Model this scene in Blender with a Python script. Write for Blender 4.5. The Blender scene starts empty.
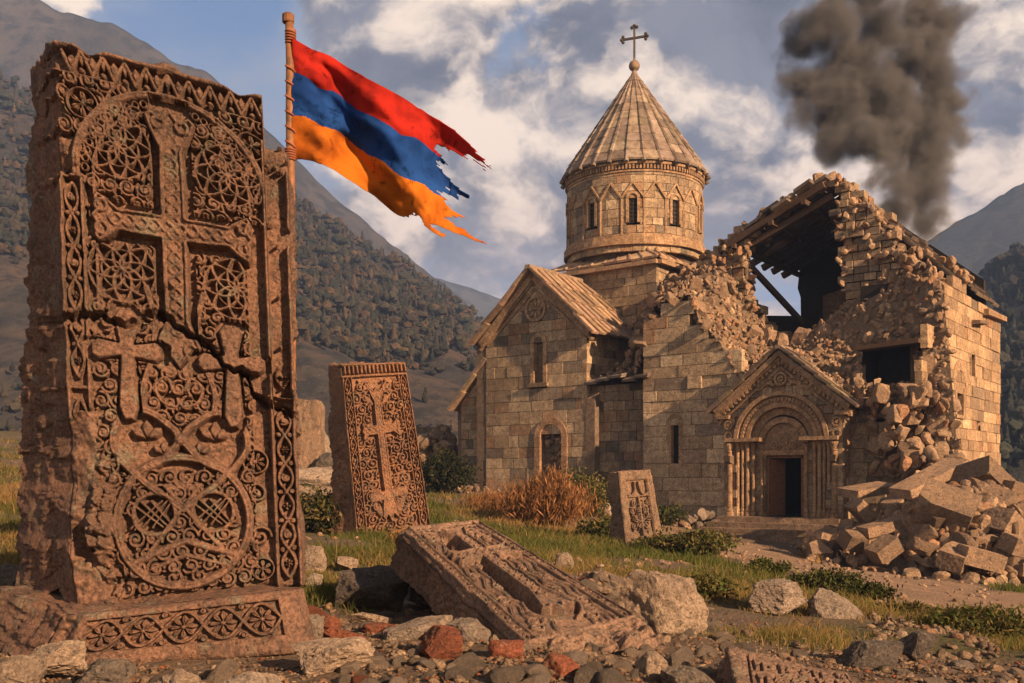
import bpy, bmesh, math, random
import numpy as np
from mathutils import Vector

R = math.radians
scene = bpy.context.scene
COL = scene.collection

# ------------------------------------------------------------------ camera, sky, sun, exposure
F, HOR, CAMZ = 1000.0, 478.0, 1.0          # focal length in pixels, horizon row, eye height
cd = bpy.data.cameras.new('camera')
cam = bpy.data.objects.new('camera', cd)
COL.objects.link(cam)
cam.location = (0, 0, CAMZ)
cam.rotation_euler = (R(90), 0, 0)
cd.sensor_width = 36
cd.lens = 36 * F / 1024
cd.shift_y = (HOR - 341.5) / 1024
cd.clip_start, cd.clip_end = 0.05, 6000
scene.camera = cam

SUN_PHI, SUN_EL = 45.5, 22.0
SUN = np.array([math.cos(R(SUN_PHI)) * math.cos(R(SUN_EL)), -math.sin(R(SUN_PHI)) * math.cos(R(SUN_EL)), math.sin(R(SUN_EL))])
ld = bpy.data.lights.new('sun', 'SUN')
ld.energy, ld.angle, ld.color = 5.0, R(0.6), (1.0, 0.64, 0.36)
lo = bpy.data.objects.new('sun', ld)
COL.objects.link(lo)
lo.rotation_euler = Vector(-SUN).to_track_quat('-Z', 'Y').to_euler()

vs = scene.view_settings
scene.display_settings.display_device = 'sRGB'
vs.view_transform, vs.look, vs.exposure, vs.gamma, vs.use_curve_mapping = 'Standard', 'None', 1.2, 1.0, False
scene.cycles.use_denoising = True
scene.cycles.max_bounces = 6
scene.cycles.volume_bounces = 1
scene.cycles.transparent_max_bounces = 8
scene.cycles.volume_max_steps = 256


def pix_dir(px, py):
    v = np.array([(px - 512) / F, 1.0, (HOR - py) / F])
    return v / np.linalg.norm(v)


class NT:
    """Small helper for writing node trees."""
    def __init__(self, tree):
        self.t = tree
        tree.nodes.clear()

    def n(self, typ, **kw):
        nd = self.t.nodes.new(typ)
        ins = kw.pop('i', {})
        for k, v in kw.items():
            setattr(nd, k, v)
        for k, v in ins.items():
            self.set(nd, k, v)
        return nd

    def set(self, nd, k, v):
        s = nd.inputs[k]
        if isinstance(v, bpy.types.NodeSocket):
            self.t.links.new(v, s)
        else:
            if hasattr(s.default_value, '__len__') and len(s.default_value) == 4 and len(v) == 3:
                v = (*v, 1)
            s.default_value = v

    def math(self, op, a, b=None, c=None, clamp=False):
        nd = self.n('ShaderNodeMath', operation=op, use_clamp=clamp)
        for k, v in enumerate((a, b, c)):
            if v is not None:
                self.set(nd, k, v)
        return nd.outputs[0]

    def vmath(self, op, a, b=None, out=0):
        nd = self.n('ShaderNodeVectorMath', operation=op)
        self.set(nd, 0, a)
        if b is not None:
            self.set(nd, 'Scale' if op == 'SCALE' else 1, b)
        return nd.outputs[out]

    def mix(self, f, a, b, blend='MIX'):
        nd = self.n('ShaderNodeMix', data_type='RGBA', blend_type=blend)
        for s, v in ((0, f), (6, a), (7, b)):
            if isinstance(v, bpy.types.NodeSocket):
                self.t.links.new(v, nd.inputs[s])
            else:
                nd.inputs[s].default_value = v if s == 0 else (*v, 1) if len(v) == 3 else v
        return nd.outputs[2]

    def noise(self, vec, scale, detail=5, rough=0.55, out='Fac', lac=2.0, dist=0.0):
        nd = self.n('ShaderNodeTexNoise', i={'Scale': scale, 'Detail': detail, 'Roughness': rough, 'Lacunarity': lac, 'Distortion': dist})
        if vec is not None:
            self.set(nd, 'Vector', vec)
        return nd.outputs[out]

    def ramp(self, f, lo, hi):
        nd = self.n('ShaderNodeMapRange', interpolation_type='SMOOTHSTEP', i={1: lo, 2: hi, 3: 0.0, 4: 1.0})
        self.set(nd, 0, f)
        return nd.outputs[0]


# sky: Nishita with procedural clouds laid over it by direction
world = bpy.data.worlds.new('World')
scene.world = world
world.use_nodes = True
T = NT(world.node_tree)
sky = T.n('ShaderNodeTexSky', sky_type='NISHITA', sun_disc=False, sun_elevation=R(SUN_EL),
          sun_rotation=math.atan2(SUN[0], SUN[1]), altitude=1200, air_density=1.1, dust_density=1.5, ozone_density=1.5)
gen = T.n('ShaderNodeTexCoord').outputs['Generated']
warp = T.vmath('SCALE', T.vmath('SUBTRACT', T.noise(gen, 6.0, 5, out='Color'), (0.5, 0.5, 0.5)), 0.12)
pos = T.vmath('ADD', T.vmath('MULTIPLY', gen, (1.0, 1.0, 1.45)), warp)
off = T.vmath('ADD', pos, (0.030, -0.02, 0.030))
n1 = T.noise(pos, 5.3, 11, 0.56)
n2 = T.noise(off, 5.3, 6, 0.56)


def sky_blobs(lst):
    tot = None
    for px, py, rad, amp in lst:
        d = T.vmath('DISTANCE', gen, tuple(pix_dir(px, py)), out=1)
        v = T.math('MULTIPLY', T.math('SUBTRACT', 1.0, T.ramp(d, 0.0, rad)), amp)
        tot = v if tot is None else T.math('ADD', tot, v)
    return tot


bias = sky_blobs(((440, 95, 0.17, 0.13), (535, 125, 0.10, 0.07), (335, 25, 0.07, 0.07), (505, 25, 0.09, -0.15), (205, 30, 0.11, -0.17), (270, 15, 0.06, -0.12), (110, 35, 0.07, -0.06), (320, 150, 0.08, -0.05),
                  (560, 70, 0.05, -0.09), (830, 40, 0.30, 0.17), (600, 240, 0.2, 0.06), (470, 235, 0.12, 0.07), (980, 150, 0.2, 0.12), (60, -5, 0.06, 0.12), (660, 60, 0.12, 0.06), (985, 85, 0.05, -0.07), (740, 215, 0.12, 0.05)))
dens = T.math('ADD', n1, bias)
cover = T.ramp(dens, 0.41, 0.51)
veil = T.math('MULTIPLY', T.ramp(T.math('ADD', T.noise(T.vmath('MULTIPLY', gen, (1.0, 1.0, 2.2)), 3.2, 7, 0.6), T.math('MULTIPLY', bias, 0.9)), 0.30, 0.60), 0.85)
lit = sky_blobs(((430, 95, 0.17, 0.40), (535, 125, 0.09, 0.40), (335, 50, 0.08, 0.25), (60, 5, 0.08, 0.45), (975, 225, 0.20, 0.42), (560, 240, 0.16, 0.18), (750, 200, 0.16, 0.34), (470, 200, 0.10, -0.16),
                 (850, 20, 0.36, -0.30), (690, 70, 0.16, -0.06), (480, 20, 0.08, -0.1), (640, 130, 0.16, 0.16), (1010, 25, 0.07, 0.4), (930, 100, 0.10, -0.20), (400, 240, 0.12, -0.12)))
shade = T.math('MULTIPLY_ADD', T.math('SUBTRACT', n1, n2), 5.6, 0.36)
thick = T.ramp(dens, 0.60, 0.95)
shade = T.math('SUBTRACT', T.math('ADD', shade, lit), T.math('MULTIPLY', thick, 0.10), clamp=True)
shade = T.ramp(shade, 0.0, 1.0)
sep = T.n('ShaderNodeSeparateXYZ', i={0: gen}).outputs
low = T.math('SUBTRACT', 1.0, T.ramp(sep[2], 0.04, 0.36))
c_dark = T.mix(low, (1.35, 1.45, 1.85), (2.3, 1.95, 2.0))
c_lit = T.mix(low, (9.2, 7.3, 5.8), (8.8, 5.7, 3.9))
n3 = T.ramp(T.noise(pos, 9.0, 8, 0.6), 0.35, 0.65)
c_dark = T.mix(1.0, c_dark, T.mix(n3, (0.72, 0.74, 0.78), (1.45, 1.38, 1.32)), 'MULTIPLY')
cloud = T.mix(shade, c_dark, c_lit)
blue = T.mix(0.5, T.mix(1.0, sky.outputs[0], (0.62, 0.70, 0.86), 'MULTIPLY'), (1.6, 2.6, 4.4))
blue = T.mix(veil, blue, T.mix(low, (2.9, 3.2, 3.9), (4.2, 3.6, 3.5)))
col = T.mix(cover, blue, cloud)
# darker cloud overhead, out of view, added to weaken the fill light
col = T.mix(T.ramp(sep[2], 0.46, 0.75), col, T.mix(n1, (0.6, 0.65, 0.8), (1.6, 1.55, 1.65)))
# unseen bright warm sky behind the viewer, added to light the church front
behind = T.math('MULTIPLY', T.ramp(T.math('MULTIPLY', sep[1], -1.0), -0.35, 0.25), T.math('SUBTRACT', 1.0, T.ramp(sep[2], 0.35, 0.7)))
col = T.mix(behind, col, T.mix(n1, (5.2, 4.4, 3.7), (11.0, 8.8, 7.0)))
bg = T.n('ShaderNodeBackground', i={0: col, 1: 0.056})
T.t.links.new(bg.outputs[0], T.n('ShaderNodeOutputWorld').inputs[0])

# ------------------------------------------------------------------ helpers
rnd = random.Random(7)
rng = np.random.default_rng(7)


def W(px, py, Y):
    """World point seen at pixel (px, py) at depth Y."""
    return np.array([(px - 512) / F * Y, Y, CAMZ + (HOR - py) / F * Y])


def vnoise(p, seed=0):
    p = np.asarray(p, float)
    i = np.floor(p).astype(np.int64)
    f = p - i
    u = f * f * (3 - 2 * f)
    out = 0
    for dx in (0, 1):
        for dy in (0, 1):
            for dz in (0, 1):
                n = ((i[..., 0] + dx) * 374761393 + (i[..., 1] + dy) * 668265263 + (i[..., 2] + dz) * 1440662683 + seed * 974634777) & 0xffffffff
                n = ((n ^ (n >> 13)) * 1274126177) & 0xffffffff
                n = n ^ (n >> 16)
                w = (u[..., 0] if dx else 1 - u[..., 0]) * (u[..., 1] if dy else 1 - u[..., 1]) * (u[..., 2] if dz else 1 - u[..., 2])
                out = out + w * (n / 4294967295.0)
    return out * 2 - 1


def fbm(p, octv=4, seed=0, gain=0.5):
    p = np.asarray(p, float)
    a, s, o = 1.0, 1.0, 0
    for k in range(octv):
        o = o + a * vnoise(p * s + k * 17.3, seed + k)
        a *= gain
        s *= 2.03
    return o


def p3(x, y, z=0.0):
    x = np.asarray(x, float)
    return np.stack([x, np.broadcast_to(y, x.shape), np.broadcast_to(z, x.shape)], -1)


def link(o, parent=None):
    COL.objects.link(o)
    if parent is not None:
        o.parent = parent
    return o


def tag(o, label=None, cat=None, group=None, kind=None):
    for k, v in (('label', label), ('category', cat), ('group', group), ('kind', kind)):
        if v:
            o[k] = v
    return o


def empty(name, loc, label, cat, group=None):
    o = bpy.data.objects.new(name, None)
    o.location = tuple(loc)
    link(o)
    return tag(o, label, cat, group, 'thing')


def mesh_arr(V, Fc, col=None, smooth=False, mats=None, mat_idx=None):
    """Mesh from a vertex array and a face array (n x 3 or n x 4) or list of tuples; col = one colour per vertex."""
    me = bpy.data.meshes.new('m')
    V = np.asarray(V, np.float32)
    me.vertices.add(len(V))
    me.vertices.foreach_set('co', V.ravel())
    if isinstance(Fc, np.ndarray):
        k = Fc.shape[1]
        me.loops.add(Fc.size)
        me.loops.foreach_set('vertex_index', Fc.astype(np.int32).ravel())
        me.polygons.add(len(Fc))
        me.polygons.foreach_set('loop_start', np.arange(0, Fc.size, k, dtype=np.int32))
    else:
        lens = np.array([len(f) for f in Fc], np.int32)
        idx = np.array([i for f in Fc for i in f], np.int32)
        me.loops.add(len(idx))
        me.loops.foreach_set('vertex_index', idx)
        me.polygons.add(len(lens))
        me.polygons.foreach_set('loop_start', np.concatenate([[0], np.cumsum(lens)[:-1]]).astype(np.int32))
    if mat_idx is not None:
        me.polygons.foreach_set('material_index', np.asarray(mat_idx, np.int32))
    me.update(calc_edges=True)
    me.validate()
    if col is not None:
        at = me.attributes.new('Col', 'FLOAT_COLOR', 'POINT')
        c = np.ones((len(V), 4), np.float32)
        c[:, :3] = col
        at.data.foreach_set('color', c.ravel())
    me.polygons.foreach_set('use_smooth', np.full(len(me.polygons), smooth))
    return me


class MB:
    """Collects vertices, faces and colours, then links them as one mesh object."""
    def __init__(self):
        self.v, self.f, self.c, self.n = [], [], [], 0

    def add(self, V, Fc, col=(0.3, 0.22, 0.15)):
        V = np.asarray(V, float).reshape(-1, 3)
        self.v.append(V)
        self.f.extend([tuple(int(i) + self.n for i in f) for f in Fc])
        c = np.asarray(col, float)
        self.c.append(np.broadcast_to(c, V.shape) if c.ndim == 1 else c)
        self.n += len(V)

    def prism(self, bot, top, col=(0.3, 0.22, 0.15)):
        """Closed prism between two loops of equal length."""
        n = len(bot)
        Fc = [tuple(range(n))[::-1], tuple(range(n, 2 * n))]
        Fc += [(i, (i + 1) % n, n + (i + 1) % n, n + i) for i in range(n)]
        self.add(np.concatenate([bot, top]), Fc, col)

    def box(self, o, a, b, c, col=(0.3, 0.22, 0.15)):
        """Box with corner o and edge vectors a, b, c."""
        o, a, b, c = (np.asarray(q, float) for q in (o, a, b, c))
        self.prism([o, o + a, o + a + b, o + b], [o + c, o + a + c, o + a + b + c, o + b + c], col)

    def bar(self, p, q, w, h, up=(0, 0, 1), col=(0.3, 0.22, 0.15)):
        p, q = np.asarray(p, float), np.asarray(q, float)
        d = (q - p) / np.linalg.norm(q - p)
        s = np.cross(d, up)
        s = s / np.linalg.norm(s)
        u = np.cross(s, d)
        self.box(p - s * w / 2 - u * h / 2, s * w, u * h, q - p, col)

    def tube(self, pts, rad, seg=8, col=(0.3, 0.22, 0.15)):
        pts = [np.asarray(p, float) for p in pts]
        rad = rad if hasattr(rad, '__len__') else [rad] * len(pts)
        V, Fc = [], []
        for k, p in enumerate(pts):
            d = pts[min(k + 1, len(pts) - 1)] - pts[max(k - 1, 0)]
            d = d / (np.linalg.norm(d) + 1e-9)
            s = np.cross(d, (0.13, 0.21, 0.97) if abs(d[2]) < 0.9 else (1, 0, 0))
            s /= np.linalg.norm(s)
            t = np.cross(d, s)
            for j in range(seg):
                a = 2 * math.pi * j / seg
                V.append(p + rad[k] * (math.cos(a) * s + math.sin(a) * t))
            if k:
                Fc += [((k - 1) * seg + j, (k - 1) * seg + (j + 1) % seg, k * seg + (j + 1) % seg, k * seg + j) for j in range(seg)]
        Fc += [tuple(range(seg))[::-1], tuple(range((len(pts) - 1) * seg, len(pts) * seg))]
        self.add(V, Fc, col)

    def lathe(self, c, prof, seg=24, col=(0.3, 0.22, 0.15)):
        V = [np.asarray(c, float) + (r * math.cos(2 * math.pi * j / seg), r * math.sin(2 * math.pi * j / seg), z) for r, z in prof for j in range(seg)]
        Fc = [(k * seg + j, k * seg + (j + 1) % seg, (k + 1) * seg + (j + 1) % seg, (k + 1) * seg + j) for k in range(len(prof) - 1) for j in range(seg)]
        Fc += [tuple(range(seg))[::-1], tuple(range((len(prof) - 1) * seg, len(prof) * seg))]
        self.add(V, Fc, col)

    def build(self, name, mat, parent=None, smooth=False):
        me = mesh_arr(np.concatenate(self.v), self.f, np.concatenate(self.c), smooth)
        me.name = name
        me.materials.append(mat)
        return attach(bpy.data.objects.new(name, me), parent)


def attach(o, parent):
    """Parent a mesh given in world coordinates under an Empty (which has only a location) or under a part of it."""
    link(o, parent)
    if parent is not None:
        off = Vector((0, 0, 0))
        q = parent
        while q is not None:
            off += q.location
            q = q.parent
        o.location = -off
    return o


def grid_faces(nr, nc):
    i = np.arange(nr - 1)[:, None] * nc + np.arange(nc - 1)[None]
    return np.stack([i, i + 1, i + nc + 1, i + nc], -1).reshape(-1, 4)


# ------------------------------------------------------------------ materials
def new_mat(name):
    m = bpy.data.materials.new(name)
    m.use_nodes = True
    return m, NT(m.node_tree)


def finish(T, base, rough=0.9, bump=None, bstr=0.4, bdist=0.02, spec=0.25):
    b = T.n('ShaderNodeBsdfPrincipled', i={'Base Color': base, 'Roughness': rough, 'Specular IOR Level': spec})
    if bump is not None:
        bp = T.n('ShaderNodeBump', i={'Strength': bstr, 'Distance': bdist, 'Height': bump})
        T.t.links.new(bp.outputs[0], b.inputs['Normal'])
    T.t.links.new(b.outputs[0], T.n('ShaderNodeOutputMaterial').inputs[0])
    return b


def geo_pos(T):
    return T.n('ShaderNodeNewGeometry').outputs['Position']


def stone_mat(name, c1, c2, c3, scale=4.0, use_attr=False, rand=0.0, lichen=0.3, bdist=0.01):
    """Weathered stone: broad mottling, fine grain, pits and lichen patches with shapes of their own."""
    m, T = new_mat(name)
    p = geo_pos(T) if not rand else T.n('ShaderNodeTexCoord').outputs['Object']
    n1, n2 = T.noise(p, scale * 0.35, 4, 0.6), T.noise(p, scale * 2.2, 6, 0.65)
    base = T.mix(T.ramp(n1, 0.36, 0.64), c1, c2)
    base = T.mix(T.math('MULTIPLY', T.ramp(n2, 0.48, 0.66), 0.8), base, c3)
    if use_attr:
        at = T.n('ShaderNodeAttribute', attribute_name='Col').outputs['Color']
        mot = T.mix(T.ramp(n2, 0.3, 0.72), (1.22, 1.2, 1.16), (0.60, 0.58, 0.57))
        mot = T.mix(T.math('MULTIPLY', T.ramp(n1, 0.40, 0.66), 0.5), mot, (0.55, 0.50, 0.47))
        base = T.mix(1.0, at, mot, 'MULTIPLY')
        strk = T.noise(T.vmath('MULTIPLY', p, (1.3, 1.3, .16)), 1.6, 6, .68)
        base = T.mix(T.math('MULTIPLY', T.ramp(strk, 0.56, 0.74), 0.6), base, (0.11, 0.088, 0.07))
    if rand:
        rv = T.n('ShaderNodeObjectInfo').outputs['Random']
        base = T.mix(1.0, base, T.mix(rv, (1 - rand,) * 3, (1 + rand * 0.9, 1 + rand * 0.8, 1 + rand * 0.7)), 'MULTIPLY')
    li = T.math('MULTIPLY', T.ramp(T.noise(p, scale * 1.1, 7, 0.7), 0.55, 0.64), lichen)
    base = T.mix(li, base, (0.33, 0.30, 0.22))
    pits = T.ramp(T.noise(p, scale * 7, 3, 0.6), 0.58, 0.70)
    fine = T.noise(p, scale * 14, 6, 0.7)
    grain = T.ramp(T.noise(p, scale * 9, 5, 0.75), 0.36, 0.66)
    base = T.mix(1.0, base, T.mix(grain, (0.62, 0.60, 0.58), (1.30, 1.28, 1.25)), 'MULTIPLY')
    base = T.mix(T.math('MULTIPLY', pits, 0.55), base, (0.05, 0.04, 0.034))
    h = T.math('SUBTRACT', T.math('MULTIPLY_ADD', n2, 1.6, fine), T.math('MULTIPLY', pits, 0.7))
    finish(T, base, 0.92, h, 1.0, bdist * 1.5)
    return m


def plain_mat(name, c, rough=0.85, c2=None, scale=8, attr=False):
    m, T = new_mat(name)
    p = geo_pos(T)
    n = T.noise(p, scale, 5, 0.6)
    base = T.mix(T.ramp(n, 0.3, 0.7), c, c2 or tuple(x * 0.6 for x in c))
    if attr:
        at = T.n('ShaderNodeAttribute', attribute_name='Col').outputs['Color']
        base = T.mix(1.0, at, T.mix(T.ramp(n, 0.3, 0.7), (1.2, 1.2, 1.2), (0.65, 0.65, 0.65)), 'MULTIPLY')
    finish(T, base, rough, n, 0.5, 0.01)
    return m


M_TUFF = stone_mat('carved_tuff', (0.188, 0.106, 0.073), (0.130, 0.079, 0.058), (0.060, 0.043, 0.036), 5.0, lichen=0.28, bdist=0.010)
M_TUFF4 = stone_mat('carved_tuff_rose', (0.235, 0.15, 0.108), (0.17, 0.112, 0.084), (0.08, 0.06, 0.05), 5.0, lichen=0.25, bdist=0.010)
M_TUFF2 = stone_mat('carved_tuff_orange', (0.25, 0.130, 0.076), (0.17, 0.095, 0.062), (0.08, 0.053, 0.042), 5.0, lichen=0.18, bdist=0.012)
M_TUFF3 = stone_mat('carved_tuff_grey', (0.235, 0.155, 0.105), (0.165, 0.112, 0.08), (0.085, 0.062, 0.05), 5.0, lichen=0.3, bdist=0.012)
M_ASH = stone_mat('ashlar', (1, 1, 1), (1, 1, 1), (1, 1, 1), 2.6, use_attr=True, lichen=0.12, bdist=0.02)
M_RUB = stone_mat('rubble_stone', (0.30, 0.215, 0.15), (0.235, 0.17, 0.125), (0.14, 0.11, 0.088), 4.0, use_attr=True, lichen=0.15, bdist=0.015)
M_ROCK = stone_mat('field_rock', (0.27, 0.215, 0.17), (0.20, 0.165, 0.14), (0.11, 0.095, 0.085), 5.0, rand=0.4, lichen=0.3, bdist=0.015)
M_DARKROCK = stone_mat('dark_rock', (0.155, 0.125, 0.105), (0.11, 0.092, 0.082), (0.07, 0.06, 0.055), 5.0, rand=0.2, lichen=0.3, bdist=0.015)
M_REDROCK = stone_mat('red_rock', (0.25, 0.082, 0.042), (0.18, 0.062, 0.036), (0.09, 0.042, 0.03), 6.0, rand=0.25, lichen=0.12, bdist=0.012)
M_PALEROCK = stone_mat('pale_rock', (0.33, 0.255, 0.19), (0.25, 0.19, 0.145), (0.13, 0.10, 0.085), 5.0, rand=0.2, lichen=0.2, bdist=0.015)
M_BLOCK = stone_mat('cut_block', (0.30, 0.205, 0.135), (0.22, 0.155, 0.11), (0.12, 0.09, 0.072), 3.0, rand=0.4, lichen=0.15, bdist=0.025)
M_MORTAR = plain_mat('mortar', (0.15, 0.11, 0.08), 0.95)
M_UNLIT = plain_mat('unlit_interior', (0.022, 0.018, 0.016), 0.95)  # near-black colour stands in for shade inside the ruin
M_ROOF = plain_mat('roof_slab', (0.26, 0.185, 0.13), 0.8, attr=True, scale=5)
M_WOOD = plain_mat('old_wood', (0.085, 0.05, 0.032), 0.85, scale=14)
M_DOOR = plain_mat('door_wood', (0.16, 0.07, 0.035), 0.7, scale=10)
M_IRON = plain_mat('dark_iron', (0.06, 0.048, 0.042), 0.55)
M_VOID = plain_mat('dark_opening', (0.012, 0.010, 0.009), 0.9)  # near-black: the dark of unlit openings put into the colour

# ------------------------------------------------------------------ ground
CP = [(380, 537, 17), (310, 492, 26), (640, 549, 20), (470, 490, 40), (560, 503, 38), (690, 527, 35), (780, 541, 31.5), (900, 572, 24),
      (1020, 588, 22), (1010, 614, 13), (870, 579, 16.5), (760, 561, 20), (700, 546, 25), (960, 660, 7), (700, 640, 6.5), (560, 600, 8.5),
      (480, 556, 13), (430, 540, 17), (520, 520, 28), (620, 520, 30), (600, 570, 11), (340, 520, 20), (10, 520, 16), (10, 492, 30)]
cpts = [tuple(W(*c)) for c in CP]
cpts += [(-4, 2, .05), (0, 2, 0), (4, 2, -.1), (-3, 6.2, .02), (0, 6, 0), (2.5, 5, -.1), (-7, 6, .2), (9, 4, -.4), (14, 12, -1.2),
         (0, 60, 1.5), (22, 55, -.8), (-14, 45, 2.2), (-20, 25, 1.6), (30, 30, -1.6), (18, 38, -.9), (15, 33, -1.0), (40, 75, -1), (-40, 80, 6), (-40, 30, 3), (0, -15, 0), (-25, -10, .5), (25, -10, -.8)]
cpts = np.array(cpts)


def _tps():
    P = cpts[:, :2]
    n = len(P)
    d = np.linalg.norm(P[:, None] - P[None], axis=2)
    K = d * 1.0
    A = np.zeros((n + 3, n + 3))
    A[:n, :n] = K + np.eye(n) * 0.3
    A[:n, n] = 1
    A[:n, n + 1:] = P
    A[n:, :n] = A[:n, n:].T
    return np.linalg.solve(A, np.concatenate([cpts[:, 2], [0, 0, 0]]))


_w = _tps()


def ground_z(x, y):
    x, y = np.asarray(x, float), np.asarray(y, float)
    xc, yc = np.clip(x, -45, 45), np.clip(y, -15, 85)
    out = _w[len(cpts)] + _w[len(cpts) + 1] * xc + _w[len(cpts) + 2] * yc
    for k in range(len(cpts)):
        out = out + _w[k] * np.hypot(xc - cpts[k, 0], yc - cpts[k, 1])
    far = np.clip((np.hypot(x, y) - 60) / 60, 0, 1)
    return out * (1 - far) + far * -1.0


ROAD = np.array([tuple(W(px, py, Y)[:2]) for px, py, Y in ((1500, 680, 8.5), (1150, 640, 10.5), (1024, 604, 13.5), (930, 585, 15.5), (850, 567, 18.5), (760, 553, 23), (690, 545, 27), (640, 540, 30))])


def road_dist(x, y):
    q = np.stack([x, y], -1)
    d = np.full(q.shape[:-1], 1e9)
    for a, b in zip(ROAD[:-1], ROAD[1:]):
        ab = b - a
        t = np.clip(((q - a) @ ab) / (ab @ ab), 0, 1)
        d = np.minimum(d, np.linalg.norm(q - a - t[..., None] * ab, axis=-1))
    return d


def grass_density(x, y):
    """0..1: how grassy the ground is."""
    n = fbm(p3(x * .35, y * .22), 4, 5) * .8 + fbm(p3(x * 1.3, y * .9), 2, 9) * .35
    g = np.clip(.62 + n, 0, 1)
    g *= np.clip((road_dist(x, y) - 2.0 + n * .9) / 0.7, 0, 1)
    edge = 7.3 + np.where(x > 0.8, -1.0, 0) + np.where(x > 2.2, 0.3, 0) + n * .8
    g *= np.clip((y - edge) / 0.8, 0, 1)
    px = 512 + 1000 * x / np.maximum(y, 1)
    g *= 1 - np.clip((y - 24) / 3, 0, 1) * np.clip((px - 640) / 40, 0, 1)
    g *= 1 - np.clip((px - 800) / 30, 0, 1) * np.clip((y - 17.5) / 2, 0, 1)
    return g


def ground_detail(x, y):
    s = np.clip(14 / (np.hypot(x, y) + 6), .2, 1)
    rd = road_dist(x, y)
    rough = np.clip((rd - .9) / 1.2, .25, 1)
    rut = -.05 * np.exp(-((rd - .8) / .2) ** 2) * np.clip((y - 8) / 3, 0, 1)
    return (fbm(p3(x * .9, y * .9), 4, 2) * .06 + fbm(p3(x * 5, y * 5), 3, 4) * .018 * s) * rough + rut


def gz(x, y):
    return float(ground_z(x, y) + ground_detail(np.array(float(x)), np.array(float(y))))


def ghit(px, py):
    """Where the ray through a pixel meets the ground."""
    lo_, hi_ = 2.0, 60.0
    Y = 2.0
    while Y < 60:
        p = W(px, py, Y)
        if p[2] < float(ground_z(p[0], Y)):
            break
        Y *= 1.01
    return W(px, py, Y)


def spaced(lo, hi, c, n, k):
    t = np.linspace(math.asinh((lo - c) * k), math.asinh((hi - c) * k), n)
    return c + np.sinh(t) / k


gx = spaced(-420, 420, 0, 420, .12)
gy = spaced(-120, 900, 6, 520, .10)
GX, GY = np.meshgrid(gx, gy)
GZ = ground_z(GX, GY) + ground_detail(GX, GY)
rd = road_dist(GX, GY)
gcol = np.zeros((GX.size, 3))
gcol[:, 0] = np.clip(1 - (rd - 1.9 + fbm(p3(GX * .8, GY * .8), 3, 8) * .5) / .5, 0, 1).ravel() * (GY.ravel() > 3)
gcol[:, 1] = grass_density(GX, GY).ravel()
me = mesh_arr(np.stack([GX, GY, GZ], -1).reshape(-1, 3), grid_faces(len(gy), len(gx)), gcol, True)
M_GROUND, T = new_mat('ground')
p = geo_pos(T)
at = T.n('ShaderNodeSeparateColor', i={0: T.n('ShaderNodeAttribute', attribute_name='Col').outputs['Color']}).outputs
fine = T.noise(p, 30, 8, 0.75)
mid = T.noise(p, 2.2, 6, 0.65)
soil = T.mix(T.ramp(mid, 0.3, 0.7), (0.155, 0.105, 0.072), (0.09, 0.064, 0.048))
soil = T.mix(T.math('MULTIPLY', T.ramp(fine, 0.5, 0.75), 0.6), soil, (0.24, 0.18, 0.13))
grs = T.mix(T.ramp(T.noise(p, 1.1, 5, 0.6), 0.35, 0.65), (0.062, 0.066, 0.024), (0.135, 0.10, 0.048))
grs = T.mix(T.ramp(fine, 0.4, 0.7), grs, (0.045, 0.042, 0.020))
dirt = T.mix(T.ramp(mid, 0.3, 0.7), (0.29, 0.19, 0.125), (0.20, 0.135, 0.092))
dirt = T.mix(T.math('MULTIPLY', T.ramp(fine, 0.5, 0.8), 0.5), dirt, (0.12, 0.085, 0.06))
c = T.mix(T.ramp(T.math('ADD', at[1], T.math('MULTIPLY_ADD', fine, 0.5, -0.25)), 0.25, 0.6), soil, grs)
c = T.mix(T.ramp(T.math('ADD', at[0], T.math('MULTIPLY_ADD', mid, 0.5, -0.25)), 0.3, 0.7), c, dirt)
peb = T.n('ShaderNodeTexVoronoi', i={'Vector': p, 'Scale': 22.0}).outputs['Distance']
h = T.math('ADD', T.math('MULTIPLY', fine, 1.2), T.math('MULTIPLY', peb, -0.8))
finish(T, c, 0.97, h, 0.9, 0.03)
me.materials.append(M_GROUND)
o = link(bpy.data.objects.new('ground', me))
tag(o, kind='structure')

# ------------------------------------------------------------------ mountains
def hill(name, sky_px, Y0, Y1, zbase, rows, step, rough, col_fn, back=1.25, seed=0, gully=0.0):
    xs = np.array([s[0] for s in sky_px], float)
    ys = np.array([s[1] for s in sky_px], float)
    px = np.arange(xs[0], xs[-1] + 1, step)
    top = np.interp(px, xs, ys)
    rr = np.concatenate([np.linspace(0, 1, rows), np.linspace(1.04, back, max(4, rows // 6))])
    PX, RR = np.meshgrid(px, rr)
    Y = Y0 + (Y1 - Y0) * RR
    ZT = CAMZ + (HOR - top)[None] / F * Y1
    prof = np.where(RR <= 1, RR ** 1.08, 1 - (RR - 1) * 1.6)
    Z = zbase + (ZT - zbase) * prof
    X = (PX - 512) / F * Y
    s = 1.0 / (Y1 - Y0)
    q = np.stack([X * s * 5, Y * s * 5, Z * 0], -1)
    amp = np.clip(RR * 4, 0, 1)
    g = fbm(p3((X + Y * .25) * s * 9, Y * s * 1.6), 4, seed + 30)
    Z = Z + amp * rough * (fbm(q, 6, seed, 0.55) * .9 - gully * np.abs(g)) * (Y1 - Y0) * .05
    V = np.stack([X, Y, Z], -1).reshape(-1, 3)
    me = mesh_arr(V, grid_faces(len(rr), len(px)), None, True)
    me.materials.append(col_fn)
    o = link(bpy.data.objects.new(name, me))
    tag(o, kind='structure')
    return X, Y, Z


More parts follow.
